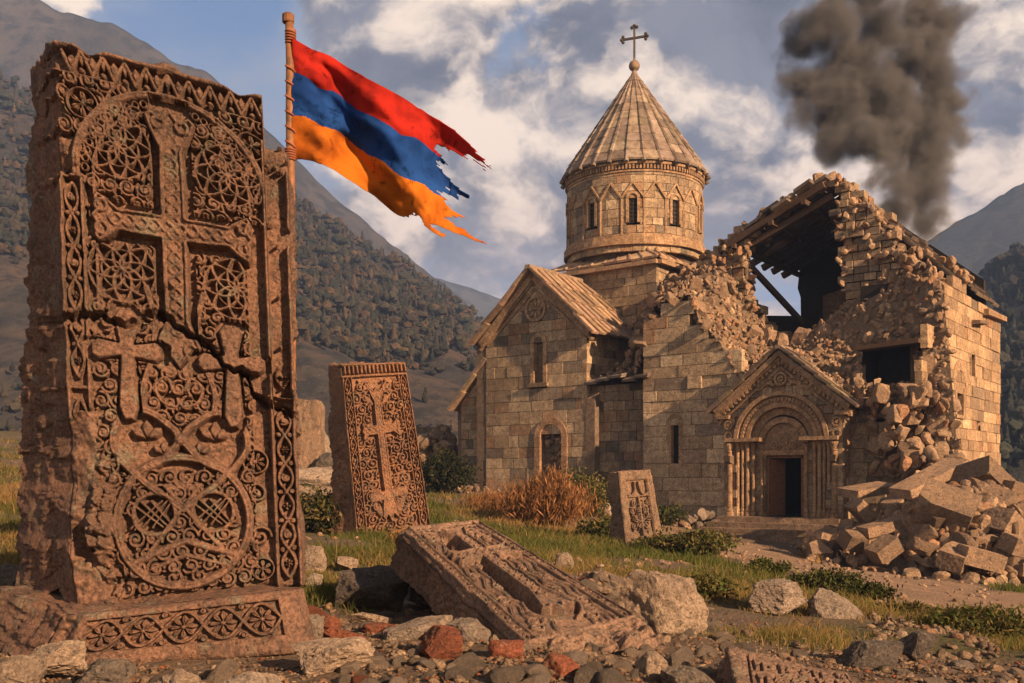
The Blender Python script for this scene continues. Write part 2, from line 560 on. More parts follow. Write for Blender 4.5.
def hill_mat(name, a, b, c, sc):
    m, T = new_mat(name)
    p = geo_pos(T)
    n1, n2 = T.noise(p, sc, 6, 0.62), T.noise(p, sc * 7, 6, 0.7)
    col = T.mix(T.ramp(n1, 0.42, 0.58), a, b)
    col = T.mix(T.ramp(n2, 0.46, 0.60), col, c)
    finish(T, col, 0.97, n2, 1.0, 1.5)
    return m


M_HB = hill_mat('hillside', (0.066, 0.046, 0.034), (0.036, 0.032, 0.028), (0.020, 0.019, 0.018), 0.03)
M_HA = hill_mat('rock_mountain', (0.050, 0.044, 0.040), (0.030, 0.028, 0.026), (0.018, 0.018, 0.017), 0.015)
M_HC = hill_mat('far_mountain', (0.05, 0.055, 0.06), (0.035, 0.04, 0.045), (0.025, 0.03, 0.035), 0.008)
M_HD = hill_mat('right_mountain', (0.04, 0.042, 0.036), (0.03, 0.034, 0.03), (0.02, 0.022, 0.02), 0.02)
hill('mountain', [(-900, 40), (-300, 10), (-80, -20), (45, -2), (110, 20), (160, 48), (206, 68), (260, 120), (330, 190), (450, 290), (600, 420), (800, 476)], 330, 520, -1, 60, 4, .35, M_HA, seed=1, gully=.6)
HBX, HBY, HBZ = hill('hillside', [(-800, 100), (-300, 70), (0, 78), (150, 130), (240, 175), (290, 196), (340, 220), (400, 257), (440, 284), (480, 320), (520, 372), (580, 430), (700, 470)],
                     90, 300, 0, 130, 3, .30, M_HB, seed=2, gully=.9)
hill('far_mountain', [(150, 300), (300, 285), (400, 272), (440, 280), (470, 291), (500, 302), (540, 322), (620, 372), (720, 420), (840, 450), (1000, 470)], 650, 900, -1, 30, 5, .3, M_HC, seed=3)
hill('right_mountain', [(700, 470), (800, 400), (860, 312), (900, 262), (925, 243), (950, 229), (972, 216), (1000, 199), (1024, 186), (1100, 155), (1300, 110), (1700, 90)], 330, 560, -1, 50, 4, .32, M_HD, seed=4, gully=.3)
HEX, HEY, HEZ = hill('wooded_hillside', [(820, 470), (900, 400), (940, 330), (965, 300), (995, 272), (1024, 258), (1100, 220), (1300, 120), (1600, 60)], 80, 230, -2, 70, 4, .3, M_HD, seed=5, gully=.4)


def tree_mass(name, X, Y, Z, n, hrange, cols, conifer, label, seed, cond=None):
    """A far-off wood as one mass: rough crowns of three to five lumpy tiers each."""
    r = np.random.default_rng(seed)
    bm = bmesh.new()
    bmesh.ops.create_icosphere(bm, subdivisions=1, radius=1)
    TI = np.array([v.co[:] for v in bm.verts])
    TF = np.array([[v.index for v in f.verts] for f in bm.faces])
    bm.free()
    V, Fc, C = [], [], []
    base = 0
    nr, nc = X.shape
    k = 0
    tries = 0
    while k < n and tries < n * 12:
        tries += 1
        i, j = r.integers(1, nr - 8), r.integers(1, nc - 1)
        x, y, z = X[i, j] + r.normal(0, .8), Y[i, j] + r.normal(0, 1.0), Z[i, j]
        dn = fbm(p3(np.array([x * .022]), np.array([y * .016])), 3, seed)[0]
        if r.random() > np.clip(.45 + dn * 1.5 + (i / nr) * .3, .04, 1):
            continue
        h = r.uniform(*hrange) * min(1.0, y / 190)
        w = h * r.uniform(.16, .28) if r.random() < conifer else h * r.uniform(.35, .55)
        c = np.array(cols[r.integers(len(cols))]) * r.uniform(.75, 1.25)
        if w < h * .3:
            parts = [(0, 0, .28, 1.0, .30), (0, 0, .52, .72, .26), (0, 0, .76, .42, .28)]
        else:
            parts = [(r.normal(0, .45), r.normal(0, .45), r.uniform(.3, .75), r.uniform(.5, .95), r.uniform(.22, .34)) for q in range(4)]
        for (ox, oy, oz, sr, sh) in parts:
            v = TI * (w * sr, w * sr, h * sh) * r.uniform(.75, 1.25, (len(TI), 1)) + (x + ox * w, y + oy * w, z + oz * h)
            V.append(v)
            Fc.append(TF + base)
            C.append(np.broadcast_to(c * r.uniform(.85, 1.15), v.shape))
            base += len(TI)
        k += 1
    me = mesh_arr(np.concatenate(V), np.concatenate(Fc), np.concatenate(C), False)
    me.materials.append(M_LEAFMASS)
    o = link(bpy.data.objects.new(name, me))
    tag(o, label, 'wood', kind='stuff')


M_LEAFMASS = plain_mat('far_foliage', (1, 1, 1), 0.95, attr=True, scale=1.5)
tree_mass('hillside_wood', HBX, HBY, HBZ, 12000, (1.0, 3.6), [(.024, .024, .016), (.030, .028, .018), (.042, .034, .022), (.060, .040, .022), (.020, .023, .016)], .5,
          'dark scattered wood covering the brown slope on the left', 11)
tree_mass('dark_wood', HEX, HEY, HEZ, 7000, (1.8, 5), [(.016, .02, .015), (.022, .026, .018), (.026, .025, .018)], .65, 'dark blue green wood on the slope at the right', 12)

# ------------------------------------------------------------------ carved slabs
class Relief:
    """Height field of a carved face, in metres: 0 is the dressed face, -D the cut ground."""
    def __init__(self, w, h, nu, nv, D, top=None):
        self.w, self.h_, self.D = w, h, D
        u = np.linspace(0, w, nu)
        frac = np.linspace(0, 1, nv)
        tf = top(u) if top else np.full(nu, h)
        self.U = np.broadcast_to(u[None], (nv, nu)).copy()
        self.V = frac[:, None] * tf[None]
        self.h = np.full((nv, nu), -D)
        self.mask = np.zeros((nv, nu), int)
        self.du, self.dv = w / (nu - 1), h / (nv - 1)

    def win(self, x0, x1, y0, y1):
        nv, nu = self.h.shape
        return (slice(max(0, int(y0 / self.dv) - 2), min(nv, int(y1 / self.dv) + 30)), slice(max(0, int(x0 / self.du) - 1), min(nu, int(x1 / self.du) + 3)))

    def dist(self, pts, pad, closed=False):
        pts = np.asarray(pts, float)
        if closed:
            pts = np.concatenate([pts, pts[:1]])
        lo, hi = pts.min(0) - pad, pts.max(0) + pad
        w = self.win(lo[0], hi[0], lo[1], hi[1])
        U, V = self.U[w], self.V[w]
        d = np.full(U.shape, 9.0)
        for (ax, ay), (bx, by) in zip(pts[:-1], pts[1:]):
            ex, ey = bx - ax, by - ay
            L = ex * ex + ey * ey
            if L < 1e-12:
                continue
            j0, j1 = np.searchsorted(self.U[0, w[1]], [min(ax, bx) - pad, max(ax, bx) + pad])
            i0 = max(0, int((min(ay, by) - pad) / self.dv) - 2 - w[0].start)
            i1 = min(U.shape[0], int((max(ay, by) + pad) / self.dv) + 30 - w[0].start)
            if j1 <= j0 or i1 <= i0:
                continue
            u, v = U[i0:i1, j0:j1], V[i0:i1, j0:j1]
            t = np.clip(((u - ax) * ex + (v - ay) * ey) / L, 0, 1)
            d[i0:i1, j0:j1] = np.minimum(d[i0:i1, j0:j1], np.hypot(u - ax - t * ex, v - ay - t * ey))
        return w, d

    def stroke(self, pts, wd, top=0.0, groove=0.0, closed=False, mask=0):
        w, d = self.dist(pts, wd * 1.2, closed)
        t = np.clip(1 - d / wd, 0, 1)
        hh = -self.D + (self.D + top) * (1 - (1 - t) ** 2.6)
        if groove:
            hh -= groove * np.clip(1 - d / (wd * .38), 0, 1)
        hit = t > 0
        self.h[w] = np.where(hit, np.maximum(self.h[w], hh), self.h[w])
        if mask:
            self.mask[w] = np.where(t > 0.02, mask, self.mask[w])

    def inside(self, poly):
        poly = np.asarray(poly, float)
        U, V = self.U, self.V
        c = np.zeros(U.shape, bool)
        for (ax, ay), (bx, by) in zip(poly, np.roll(poly, -1, 0)):
            if ay == by:
                continue
            c ^= ((ay > V) != (by > V)) & (U < (bx - ax) * (V - ay) / (by - ay) + ax)
        return c

    def poly(self, pts, top, edge=.012, mask=0, setto=False, border=0.0, bdepth=.012):
        c = self.inside(pts)
        w, d = self.dist(pts, max(edge * 1.5, border * 2.2, .02), True)
        full = np.full(self.h.shape, 9.0)
        full[w] = d
        t = np.clip(full / edge, 0, 1)
        hh = -self.D + (self.D + top) * (1 - (1 - t) ** 2.2)
        if border:
            hh = hh - bdepth * np.clip((full - border) / .006, 0, 1)
        self.h = np.where(c, hh if setto else np.maximum(self.h, hh), self.h)
        if mask:
            self.mask = np.where(c, mask, self.mask)
        return c

    def clear(self, pts, depth=None):
        self.h = np.where(self.inside(pts), -(depth if depth is not None else self.D), self.h)

    def disc(self, x, y, r, top):
        w = self.win(x - r, x + r, y - r, y + r)
        d = np.hypot(self.U[w] - x, self.V[w] - y) / r
        self.h[w] = np.maximum(self.h[w], np.where(d < 1, -self.D + (self.D + top) * np.sqrt(np.clip(1 - d ** 2, 0, 1)) ** .6, -9))

    def rosette(self, x, y, r, n=8, ring=True, wd=None, ph=0.0):
        wd = wd or r * .11
        w = self.win(x - r, x + r, y - r, y + r)
        dx, dy = self.U[w] - x, self.V[w] - y
        ro, th = np.hypot(dx, dy) / r, np.arctan2(dy, dx) + ph
        lim = .80 if ring else 1.0
        k = np.abs(((th / (2 * math.pi) * n) % 1) - .5) * 2          # 0 on a petal's axis
        width = np.sin(np.clip(ro / lim, 0, 1) * math.pi) ** .7 * .82
        t = np.clip((width - k) / .35, 0, 1) * (ro < lim) * (ro > .14)
        vein = np.clip(1 - k / .16, 0, 1) * .35 * (ro > .25)
        self.h[w] = np.maximum(self.h[w], -self.D + self.D * .95 * t ** .6 * (1 - vein))
        self.disc(x, y, r * .19, 0)
        if ring:
            a = np.linspace(0, 2 * math.pi, 37)
            self.stroke(np.stack([x + (r - wd) * np.cos(a), y + (r - wd) * np.sin(a)], -1), wd)

    def star(self, x, y, r, n=8, wd=.011):
        """Interlaced star lace: petals drawn as loops that cross one another."""
        for k in range(n):
            a = 2 * math.pi * k / n
            t = np.linspace(0, 2 * math.pi, 25)
            lx, ly = r * (.5 - .5 * np.cos(t)), r * .26 * np.sin(t) * (1 + .25 * np.cos(t))
            self.stroke(np.stack([x + lx * math.cos(a) - ly * math.sin(a), y + lx * math.sin(a) + ly * math.cos(a)], -1), wd, -.004)
        self.disc(x, y, r * .16, .002)

    def spiral(self, x, y, r, turns, a0, sgn, wd, lead=None):
        t = np.linspace(0, 1, int(18 * turns) + 6)
        a = a0 + sgn * t * turns * 2 * math.pi
        rr = r * (1 - t * .82)
        pts = np.stack([x + rr * np.cos(a), y + rr * np.sin(a)], -1)
        if lead is not None:
            pts = np.concatenate([[lead], pts])
        self.stroke(pts, wd)
        self.disc(pts[-1][0], pts[-1][1], wd * 1.7, 0)

    def leaf(self, x, y, a, L, wid):
        t = np.linspace(0, 1, 9)
        s = np.sin(t * math.pi) ** .8 * wid / 2
        up = np.stack([t * L, s], -1)
        dn = np.stack([t[::-1] * L, -s[::-1]], -1)
        p = np.concatenate([up, dn])
        c, sn = math.cos(a), math.sin(a)
        q = np.stack([x + p[:, 0] * c - p[:, 1] * sn, y + p[:, 0] * sn + p[:, 1] * c], -1)
        self.poly(q, -.003, wid * .35)

    def vine(self, x0, x1, y0, y1, loops, wd, horiz=False, ros=True):
        """A wave with a spiral, leaf or rosette in each bay."""
        L = (y1 - y0)
        cx, amp = (x0 + x1) / 2, (x1 - x0) / 2 - wd

        def m(x, y):
            return (y, x) if horiz else (x, y)
        t = np.linspace(0, 1, loops * 12 + 1)
        self.stroke([m(cx + amp * math.sin(k * loops * math.pi), y0 + k * L) for k in t], wd, 0, .008)
        if loops > 1:
            self.stroke([m(cx - amp * math.sin(k * loops * math.pi), y0 + k * L) for k in t], wd, -.004, .008)
        for k in range(loops):
            yc = y0 + (k + .5) * L / loops
            X, Y = m(cx, yc)
            b = L / loops
            rr = min(amp, b / 2) * .62
            if ros and k % 2 == 0:
                self.rosette(X, Y, rr * 1.05, 4 if k % 4 else 6, False, ph=.4 * k)
            elif ros:
                self.spiral(X, Y, rr, 1.3, rnd.uniform(0, 6), 1, wd * .8)
                self.leaf(X, Y, math.pi / 2, rr, rr * .6)
            else:
                self.leaf(*m(cx, yc - rr * .9), 0 if horiz else math.pi / 2, rr * 1.8, rr * 1.0)
                self.leaf(*m(cx, yc - rr * .6), (.9 if horiz else math.pi / 2 + .9), rr * 1.1, rr * .6)
                self.leaf(*m(cx, yc - rr * .6), (-.9 if horiz else math.pi / 2 - .9), rr * 1.1, rr * .6)
            for sg in (-1, 1):
                X, Y = m(cx + sg * amp * .82, y0 + k * L / loops)
                if k:
                    self.spiral(X, Y, min(amp * .34, b * .2), 1.0, rnd.uniform(0, 6), sg, wd * .7)

    def lace(self, x0, x1, y0, y1, g, wd, seed=0):
        """Field of linked scrolls and small leaves."""
        r = random.Random(seed)
        ny, nx = max(1, round((y1 - y0) / (g * .87))), max(1, round((x1 - x0) / g))
        gx_, gy_ = (x1 - x0) / nx, (y1 - y0) / ny
        for j in range(ny):
            for i in range(nx):
                x = x0 + (i + .5 + (.25 if j % 2 else -.25)) * gx_
                y = y0 + (j + .5) * gy_
                sg = 1 if (i + j) % 2 else -1
                a0 = r.uniform(0, 6.28)
                self.spiral(x, y, g * .47, 1.25 + r.random() * .4, a0, sg, wd)
                for q in range(2):
                    a = a0 + 2.2 + q * 1.9 + r.random() * .5
                    self.leaf(x + g * .36 * math.cos(a), y + g * .36 * math.sin(a), a + .5 * sg, g * .36, g * .2)

    def cross(self, x, y, up, dn, arm, wd, top, mask, flare=1.6, inner=True, tre=True, lobes=True):
        """Cross with flared, notched ends; its middle is sunk and filled with a plait."""
        def armpts(L):
            f = wd * flare
            return [(wd, L * .42), (wd * .92, L * .66), (f * 1.15, L * .80), (f * 1.45, L * .93), (f * 1.0, L * .985), (f * .52, L * .93), (0, L * 1.02)]
        pts = []
        for (dx, dy, L) in ((0, 1, up), (1, 0, arm), (0, -1, dn), (-1, 0, arm)):
            a = armpts(L)
            seq = [(-q[0], q[1]) for q in a] + [(q[0], q[1]) for q in a[::-1][1:]]
            seq = [(-wd, wd)] + seq
            for (sx, sy) in seq:
                pts.append((x + sx * dy + sy * dx, y - sx * dx + sy * dy))
        self.poly(pts, top, .016, mask, True, border=wd * .30 if inner else 0, bdepth=.022)
        if inner:
            iw = wd * .42
            for (dx, dy, L) in ((0, 1, up), (1, 0, arm), (0, -1, dn), (-1, 0, arm)):
                n = max(2, int(L / (wd * 1.1)))
                t = np.linspace(0, 1, n * 8)
                for sg in (-1, 1):
                    s = sg * iw * np.sin(t * n * math.pi)
                    q = t * L * .78
                    w, d = self.dist(np.stack([x + s * dy + q * dx, y - s * dx + q * dy], -1), .012)
                    self.h[w] = np.maximum(self.h[w], np.where(d < .011, top - .022 + .018 * np.clip(1 - d / .011, 0, 1) ** .5, -9))
                if lobes:
                    ex, ey = x + dx * L * .87, y + dy * L * .87
                    for sg in (-1, 1):
                        a = np.linspace(0, 2 * math.pi, 20)
                        cx, cy = ex + sg * wd * flare * .62 * dy, ey - sg * wd * flare * .62 * dx
                        w, d = self.dist(np.stack([cx + wd * .42 * np.cos(a), cy + wd * .42 * np.sin(a)], -1), .014)
                        self.h[w] = np.maximum(self.h[w], np.where(d < .012, top - .02 + .024 * np.clip(1 - d / .012, 0, 1) ** .5, -9))


def slab(rel, corners, back, name_parts, mat, root, edge=.03, rough=.02, side_rough=.05, seed=0, body_name='slab', chip=None):
    """Front face from a relief on a bilinear patch (BL, BR, TR, TL), rough sides to the four back corners; mask values become parts of their own."""
    BL, BR, TR, TL = (np.asarray(c, float) for c in corners)
    nv, nu = rel.h.shape
    a = (rel.U / rel.w)[..., None]
    b = (rel.V / rel.h_)[..., None]
    P = (BL * (1 - a) + BR * a) * (1 - b) + (TL * (1 - a) + TR * a) * b
    nrm = np.cross(BR - BL, TL - BL)
    nrm /= np.linalg.norm(nrm)
    q = P * 1.0
    er = fbm(q * 3.2, 4, seed) * .5 + .5
    wear = np.clip(fbm(q * 1.6, 3, seed + 5) * .9 + .1, 0, 1)
    h = rel.h * (1 - .32 * wear ** 1.5) + fbm(q * 6, 4, seed + 2) * rough * .30 + (fbm(q * 34, 3, seed + 3) * .0042 + vnoise(q * 90, seed + 4) * .0022) * min(1, rough / .02)
    pock = np.clip(fbm(q * 11, 3, seed + 21) - .55, 0, 1)
    h = h - pock * 1.5 * min(rough, .026) - np.clip(np.abs(fbm(q * 2.6, 4, seed + 22)) - .85, 0, 1) * .05
    if chip is not None:
        h = chip(h, rel, q)
    de = np.minimum(np.minimum(rel.U, rel.w - rel.U), np.minimum(rel.V, rel.V[-1:] - rel.V))
    e = edge * (.35 + 1.3 * er)
    t = np.clip(de / e, 0, 1)
    h = h - (1 - np.sqrt(np.clip(1 - (1 - t) ** 2, 0, 1))) * e
    jag = (fbm(q * 5, 3, seed + 8) * .009)[..., None]
    P = P + nrm * h[..., None]
    cu = (BR - BL) / np.linalg.norm(BR - BL)
    P = P + cu * jag * (de < .03)[..., None]
    Fq = grid_faces(nv, nu)
    fm = rel.mask[:-1, :-1].ravel()
    V = P.reshape(-1, 3)
    for val, (pname, plab) in name_parts.items():
        sel = Fq[fm == val]
        if not len(sel):
            continue
        used = np.unique(sel)
        remap = np.zeros(len(V), int)
        remap[used] = np.arange(len(used))
        pm = mesh_arr(V[used], remap[sel], None, True)
        pm.materials.append(mat)
        po = attach(bpy.data.objects.new(pname, pm), root)
        if plab:
            po['label'] = plab
    keep = ~np.isin(fm, list(name_parts))
    # sides and back
    ring = np.concatenate([np.arange(nu), np.arange(1, nv) * nu + nu - 1, (nv - 1) * nu + np.arange(nu - 2, -1, -1), np.arange(nv - 2, 0, -1) * nu])
    ru, rv = (rel.U / rel.w).ravel()[ring][:, None], (rel.V / rel.h_).ravel()[ring][:, None]
    bBL, bBR, bTR, bTL = (np.asarray(c, float) for c in back)
    Bk = (bBL * (1 - ru) + bBR * ru) * (1 - rv) + (bTL * (1 - ru) + bTR * ru) * rv
    Fr = V[ring]
    rows = [V]
    faces = [Fq[keep]]
    prev = ring
    nr = 26
    ctr = (BL + BR + TR + TL + bBL + bBR + bTR + bTL) / 8
    n0 = len(V)
    for k in range(1, nr + 1):
        f = k / nr
        Q = Fr * (1 - f) + Bk * f
        out = Q - ctr
        out -= nrm * (out @ nrm)[:, None]
        out /= np.linalg.norm(out, axis=1)[:, None] + 1e-9
        Q = Q + out * ((fbm(Q * 3.0, 4, seed + 11) * .9 - np.abs(fbm(Q * 7, 4, seed + 12, .6)) * .8 + fbm(Q * 22, 3, seed + 13) * .16) * side_rough * min(1, 4 * f))[:, None]
        idx = n0 + np.arange(len(ring))
        rows.append(Q)
        faces.append(np.stack([prev, idx, np.roll(idx, -1), np.roll(prev, -1)], -1)[:, ::-1] * 1)
        prev = idx
        n0 += len(ring)
    rows.append(rows[-1].mean(0)[None])
    allV = np.concatenate(rows)
    q4 = np.concatenate(faces)
    fl = [tuple(f) for f in q4] + [(int(prev[i]), int(n0), int(prev[(i + 1) % len(prev)])) for i in range(len(prev))]
    mm = mesh_arr(allV, fl, None, True)
    mm.materials.append(mat)
    return attach(bpy.data.objects.new(body_name, mm), root)


def back_of(corners, vec_bl, vec_br, vec_tr, vec_tl):
    return [np.asarray(c) + np.asarray(v) for c, v in zip(corners, (vec_bl, vec_br, vec_tr, vec_tl))]


def circ(x, y, r, n=48, a0=0, a1=2 * math.pi, sx=1, sy=1):
    a = np.linspace(a0, a1, n)
    return np.stack([x + r * sx * np.cos(a), y + r * sy * np.sin(a)], -1)


def smooth(pts, n=8):
    """Catmull-Rom through points."""
    p = np.array([pts[0], *pts, pts[-1]], float)
    out = []
    for i in range(1, len(p) - 2):
        for t in np.linspace(0, 1, n, endpoint=False):
            a, b, c, d = p[i - 1:i + 3]
            out.append(.5 * (2 * b + (c - a) * t + (2 * a - 5 * b + 4 * c - d) * t ** 2 + (3 * b - a - 3 * c + d) * t ** 3))
    out.append(p[-2])
    return np.array(out)


# ---- the tall slab at the left
def tall_slab():
    Wd, Hh = 1.30, 3.15

    def top(u):
        return np.where(u > 1.165, 2.84 - .10 * (u - 1.165), Hh - .03 * np.sin(u * 7) + .02 * np.sin(u * 23))
    r = Relief(Wd, Hh, 330, 800, .072, top)
    uc, sv = .635, 2.42
    # filler lace behind everything, then the borders
    r.lace(.17, 1.12, .05, 2.85, .100, .0135, 3)
    for (x, y, n) in ((.335, 2.60, 8), (.95, 2.56, 8), (.335, 1.89, 8), (.975, 1.86, 8)):
        r.clear(circ(x, y, .19))
        r.star(x, y, .185, n, .014)
        r.stroke(circ(x, y, .185, 40), .0125, -.004)
        r.stroke(circ(x, y, .115, 30), .009, -.010)
    # arch: outer moulding, beaded band, inner moulding; spandrels above
    r.clear(np.concatenate([[(0, sv)], circ(uc, sv, .55, 40, math.pi, 0), [(Wd, sv), (Wd, Hh + .1), (0, Hh + .1)]]))
    r.lace(.03, .40, 2.62, 2.98, .105, .0135, 8)
    r.lace(.88, 1.28, 2.58, 2.98, .105, .0135, 9)
    for (x, y) in ((.155, 2.80), (1.09, 2.78)):
        r.clear(circ(x, y, .10))
        r.rosette(x, y, .095, 6)
    r.clear([(.03, 2.955), (1.27, 2.955), (1.27, 3.2), (.03, 3.2)])
    for k in range(10):
        x = .10 + k * .118
        r.stroke([(x - .055, 3.09), (x, 2.97), (x + .055, 3.09)], .015, 0, .008)
        r.leaf(x, 2.99, math.pi / 2, .10, .05)
        r.disc(x + .059, 2.985, .02, 0)
        r.leaf(x + .059, 3.08, -math.pi / 2, .07, .035)
    r.stroke([(0, 3.12), (1.18, 3.12)], .028)
    r.stroke([(.0, 2.955), (.33, 2.955)], .012)
    r.stroke([(.95, 2.955), (1.18, 2.955)], .012)
    for rad, wd, tp in ((.535, .034, .012), (.435, .014, .0)):
        r.stroke(np.concatenate([[(uc - rad, 1.62)], circ(uc, sv, rad, 60, math.pi, 0), [(uc + rad, 1.45)]]), wd, tp, .01)
    for k in range(31):
        a = math.pi * (k + .5) / 31
        r.stroke(circ(uc + .482 * math.cos(a), sv + .482 * math.sin(a), .019, 12), .0085, -.004)
    # side panels standing proud
    for (x0, x1, y1, m) in ((.0, .145, 2.40, 2), (1.14, 1.30, 2.30, 3)):
        r.clear([(x0 - .1, -.1), (x1, -.1), (x1, y1), (x0 - .1, y1)])
        for k, (ya, yb) in enumerate(((.03, 1.18), (1.24, y1 - .02))):
            r.vine(x0 + .028, x1 - .022, ya + .03, yb - .03, 6, .0135)
        for xx in (x0 + .014, x1 - .012):
            r.stroke([(xx, .0), (xx, y1)], .016, .012)
        r.stroke([(x0, y1 - .012), (x1, y1 - .012)], .018, .014)
        r.stroke([(x0, 1.21), (x1, 1.21)], .016, .0)
    r.vine(1.17, 1.275, 2.33, 2.80, 2, .0105)
    r.stroke([(1.155, 2.3), (1.155, 2.84)], .014, .01)
    r.stroke([(1.29, 2.3), (1.29, 2.84)], .014, .01)
    r.stroke([(1.155, 2.825), (1.30, 2.825)], .016, .01)
    # lower medallion
    mx, my, mr = .625, .45, .375
    r.clear(circ(mx, my, mr + .03))
    r.clear(circ(.45, .87, .21))
    r.clear(circ(.80, .87, .21))
    r.stroke(circ(mx, my, mr, 64), .034, .022, .014)
    r.lace(mx - .30, mx + .30, my - .30, my + .30, .105, .0125, 21)
    for s in (-1, 1):
        heart = smooth([(mx + s * .0, .52), (mx + s * .23, .70), (mx + s * .375, .88), (mx + s * .33, 1.05), (mx + s * .19, 1.09), (mx + s * .05, 1.0), (mx, .93), (mx - s * .12, .80), (mx - s * .26, .74)])
        r.stroke(heart, .030, .022, .012)
        r.clear(circ(mx + s * .165, .50, .118))
        r.stroke(circ(mx + s * .165, .50, .118, 40), .017, .008, .008)
        for k in (-1, 0, 1):
            for d in (-1, 1):
                r.stroke([(mx + s * .165 + k * .06 - .075, .50 + d * -.075), (mx + s * .165 + k * .06 * .5 + .075, .50 + d * .075)], .0095, 0)
        r.stroke([(mx + s * .27, .20), (mx - s * .10, .66)], .018, .014, .008)
        r.stroke([(mx + s * .28, .235), (mx, .335)], .030, .016)
        r.stroke([(mx + s * .26, .165), (mx, .255)], .018, .006)
        r.spiral(mx + s * .075, .10 + .03, .05, 1.2, 1.5, s, .012)
        r.rosette(mx + s * .42, .80, .082, 8)
        r.rosette(mx + s * .44, .13, .075, 6)
        r.spiral(mx + s * .43, .33, .07, 1.4, 0, s, .013)
        r.spiral(mx + s * .42, .60, .06, 1.4, 2, -s, .012)
        for q in range(3):
            r.leaf(mx + s * .19, .93, math.pi / 2 + (q - 1) * .9, .12, .07)
            r.leaf(mx + s * .10, .845, math.pi / 2 + (q - 1) * .9, .08, .05)
        # lyre stems up to the cross foot
        r.stroke(smooth([(mx + s * .19, 1.09), (mx + s * .20, 1.22), (mx + s * .145, 1.40), (mx + s * .12, 1.62), (mx + s * .16, 1.80)]), .026, .018, .012)
        r.stroke(smooth([(mx + s * .02, 1.12), (mx + s * .10, 1.15), (mx + s * .13, 1.24), (mx + s * .07, 1.29), (mx + s * .03, 1.22)]), .016, .008)
    r.disc(mx, .93, .045, .03)
    for q in range(5):
        r.leaf(mx, 1.30, math.pi / 2 + (q - 2) * .55, .17 if q % 2 == 0 else .12, .06)
        r.leaf(mx, .62, math.pi / 2 + (q - 2) * .55, .13, .05)
    # main cross, small crosses
    for dd in (.115,):
        r.clear([(uc - dd, 1.5), (uc + dd, 1.5), (uc + dd, 2.95), (uc - dd, 2.95)], .068)
        r.clear([(.17, 2.05), (1.12, 2.05), (1.12, 2.29), (.17, 2.29)], .068)
    r.cross(uc, 2.17, .70, .82, .455, .078, .030, 4, 1.35)
    for (x, y, m) in ((.345, 1.43, 5), (.93, 1.40, 6)):
        pts = []
        for (dx, dy, L, w0, w1) in ((0, 1, .24, .048, .075), (1, 0, .20, .042, .066), (0, -1, .40, .048, .062), (-1, 0, .20, .042, .066)):
            seq = [(-w0, w0), (-w1, L * .8), (-w1 * .5, L), (w1 * .5, L), (w1, L * .8)]
            pts += [(x + a * dy + b * dx, y - a * dx + b * dy) for a, b in seq]
        grow = [(x + (a - x) * 1.22, y + (b - y) * 1.12) for a, b in pts]
        r.clear(grow, .066)
        r.poly(pts, .016, .02, m, True)
    crack = smooth([(.0, 1.58), (.18, 1.62), (.36, 1.57), (.52, 1.66), (.64, 1.59), (.80, 1.50), (.90, 1.38), (1.02, 1.34), (1.06, 1.22), (1.30, 1.10)], 6)
    crack[:, 1] += .012 * np.sin(np.arange(len(crack)) * 2.1)

    def chip(h, rel, q):
        w, d = rel.dist(crack, .06)
        h[w] = h[w] - .10 * np.clip(1 - d / (.022 + .014 * (fbm(q[w] * 9, 2, 3))), 0, 1) ** .5
        below = rel.V < np.interp(rel.U, crack[:, 0], crack[:, 1])
        h = h - .055 * below * np.clip((rel.U - .5) / .5, 0, 1)
        # broken, bulging lower left
        n = fbm(q * 3.0, 4, 41)
        bx = np.clip((.30 + .10 * n - rel.U) / .05, 0, 1) * np.clip((.80 + .16 * n - rel.V) / .05, 0, 1)
        by = np.clip((.16 + .06 * n - rel.U) / .04, 0, 1) * np.clip((1.02 + .2 * n - rel.V) / .05, 0, 1)
        bump = .06 + .15 * fbm(q * 3.4, 5, 42, .6) - .08 * np.abs(fbm(q * 8, 4, 45, .6)) + .03 * fbm(q * 24, 3, 43)
        h = h * (1 - bx) + bump * bx
        h = h * (1 - by) + (-.02 + .08 * fbm(q * 5, 4, 44)) * by
        # spalled edges
        for (x, y, rr, dp) in ((1.16, 2.9, .07, .05), (1.30, 1.15, .10, .09), (.0, 2.42, .08, .07), (1.30, .4, .05, .04), (.0, 3.1, .12, .06), (.0, 1.45, .09, .06)):
            g = np.clip(1 - np.hypot(rel.U - x, rel.V - y) / (rr * (1 + .5 * n)), 0, 1)
            h = h - dp * np.sqrt(g)
        return h
    root = empty('carved_cross_slab', W(175, 650, 6.0), 'tallest carved cross slab, cracked across the middle, standing on a carved stone base', 'cross slab', 'carved cross slabs')
    cs = [W(74, 612, 5.62), W(303, 586, 5.90), W(285, 98, 5.99), W(50, 32, 5.74)]
    bk = back_of(cs, (-.60, .52, .05), (-.12, .6, 0), (-.12, .6, 0), (-.38, .55, .0))
    slab(r, cs, bk, {4: ('cross', 'large raised cross with flared ends'), 5: ('small_cross', 'small plain raised cross left of the stem'), 6: ('small_cross', 'small plain raised cross by the crack')},
         M_TUFF, root, .030, .026, .06, 1, chip=chip)
    # carved base stone
    b = Relief(1.75, .50, 420, 130, .045)
    b.h[:] = 0
    zone = b.inside([(.22, .15), (1.55, .15), (1.55, .43), (.22, .43)])
    b.h[zone] = -.045
    n = 5
    for k in range(n):
        x = .22 + 1.33 * (k + .5) / n
        b.rosette(x, .29, .10, 8, False, ph=math.pi / 8)
    t = np.linspace(0, 1, 80)
    for s in (-1, 1):
        b.stroke(np.stack([.22 + 1.33 * t, .29 + s * .12 * np.cos(t * n * math.pi + math.pi / 2)], -1), .016, .004, .008)
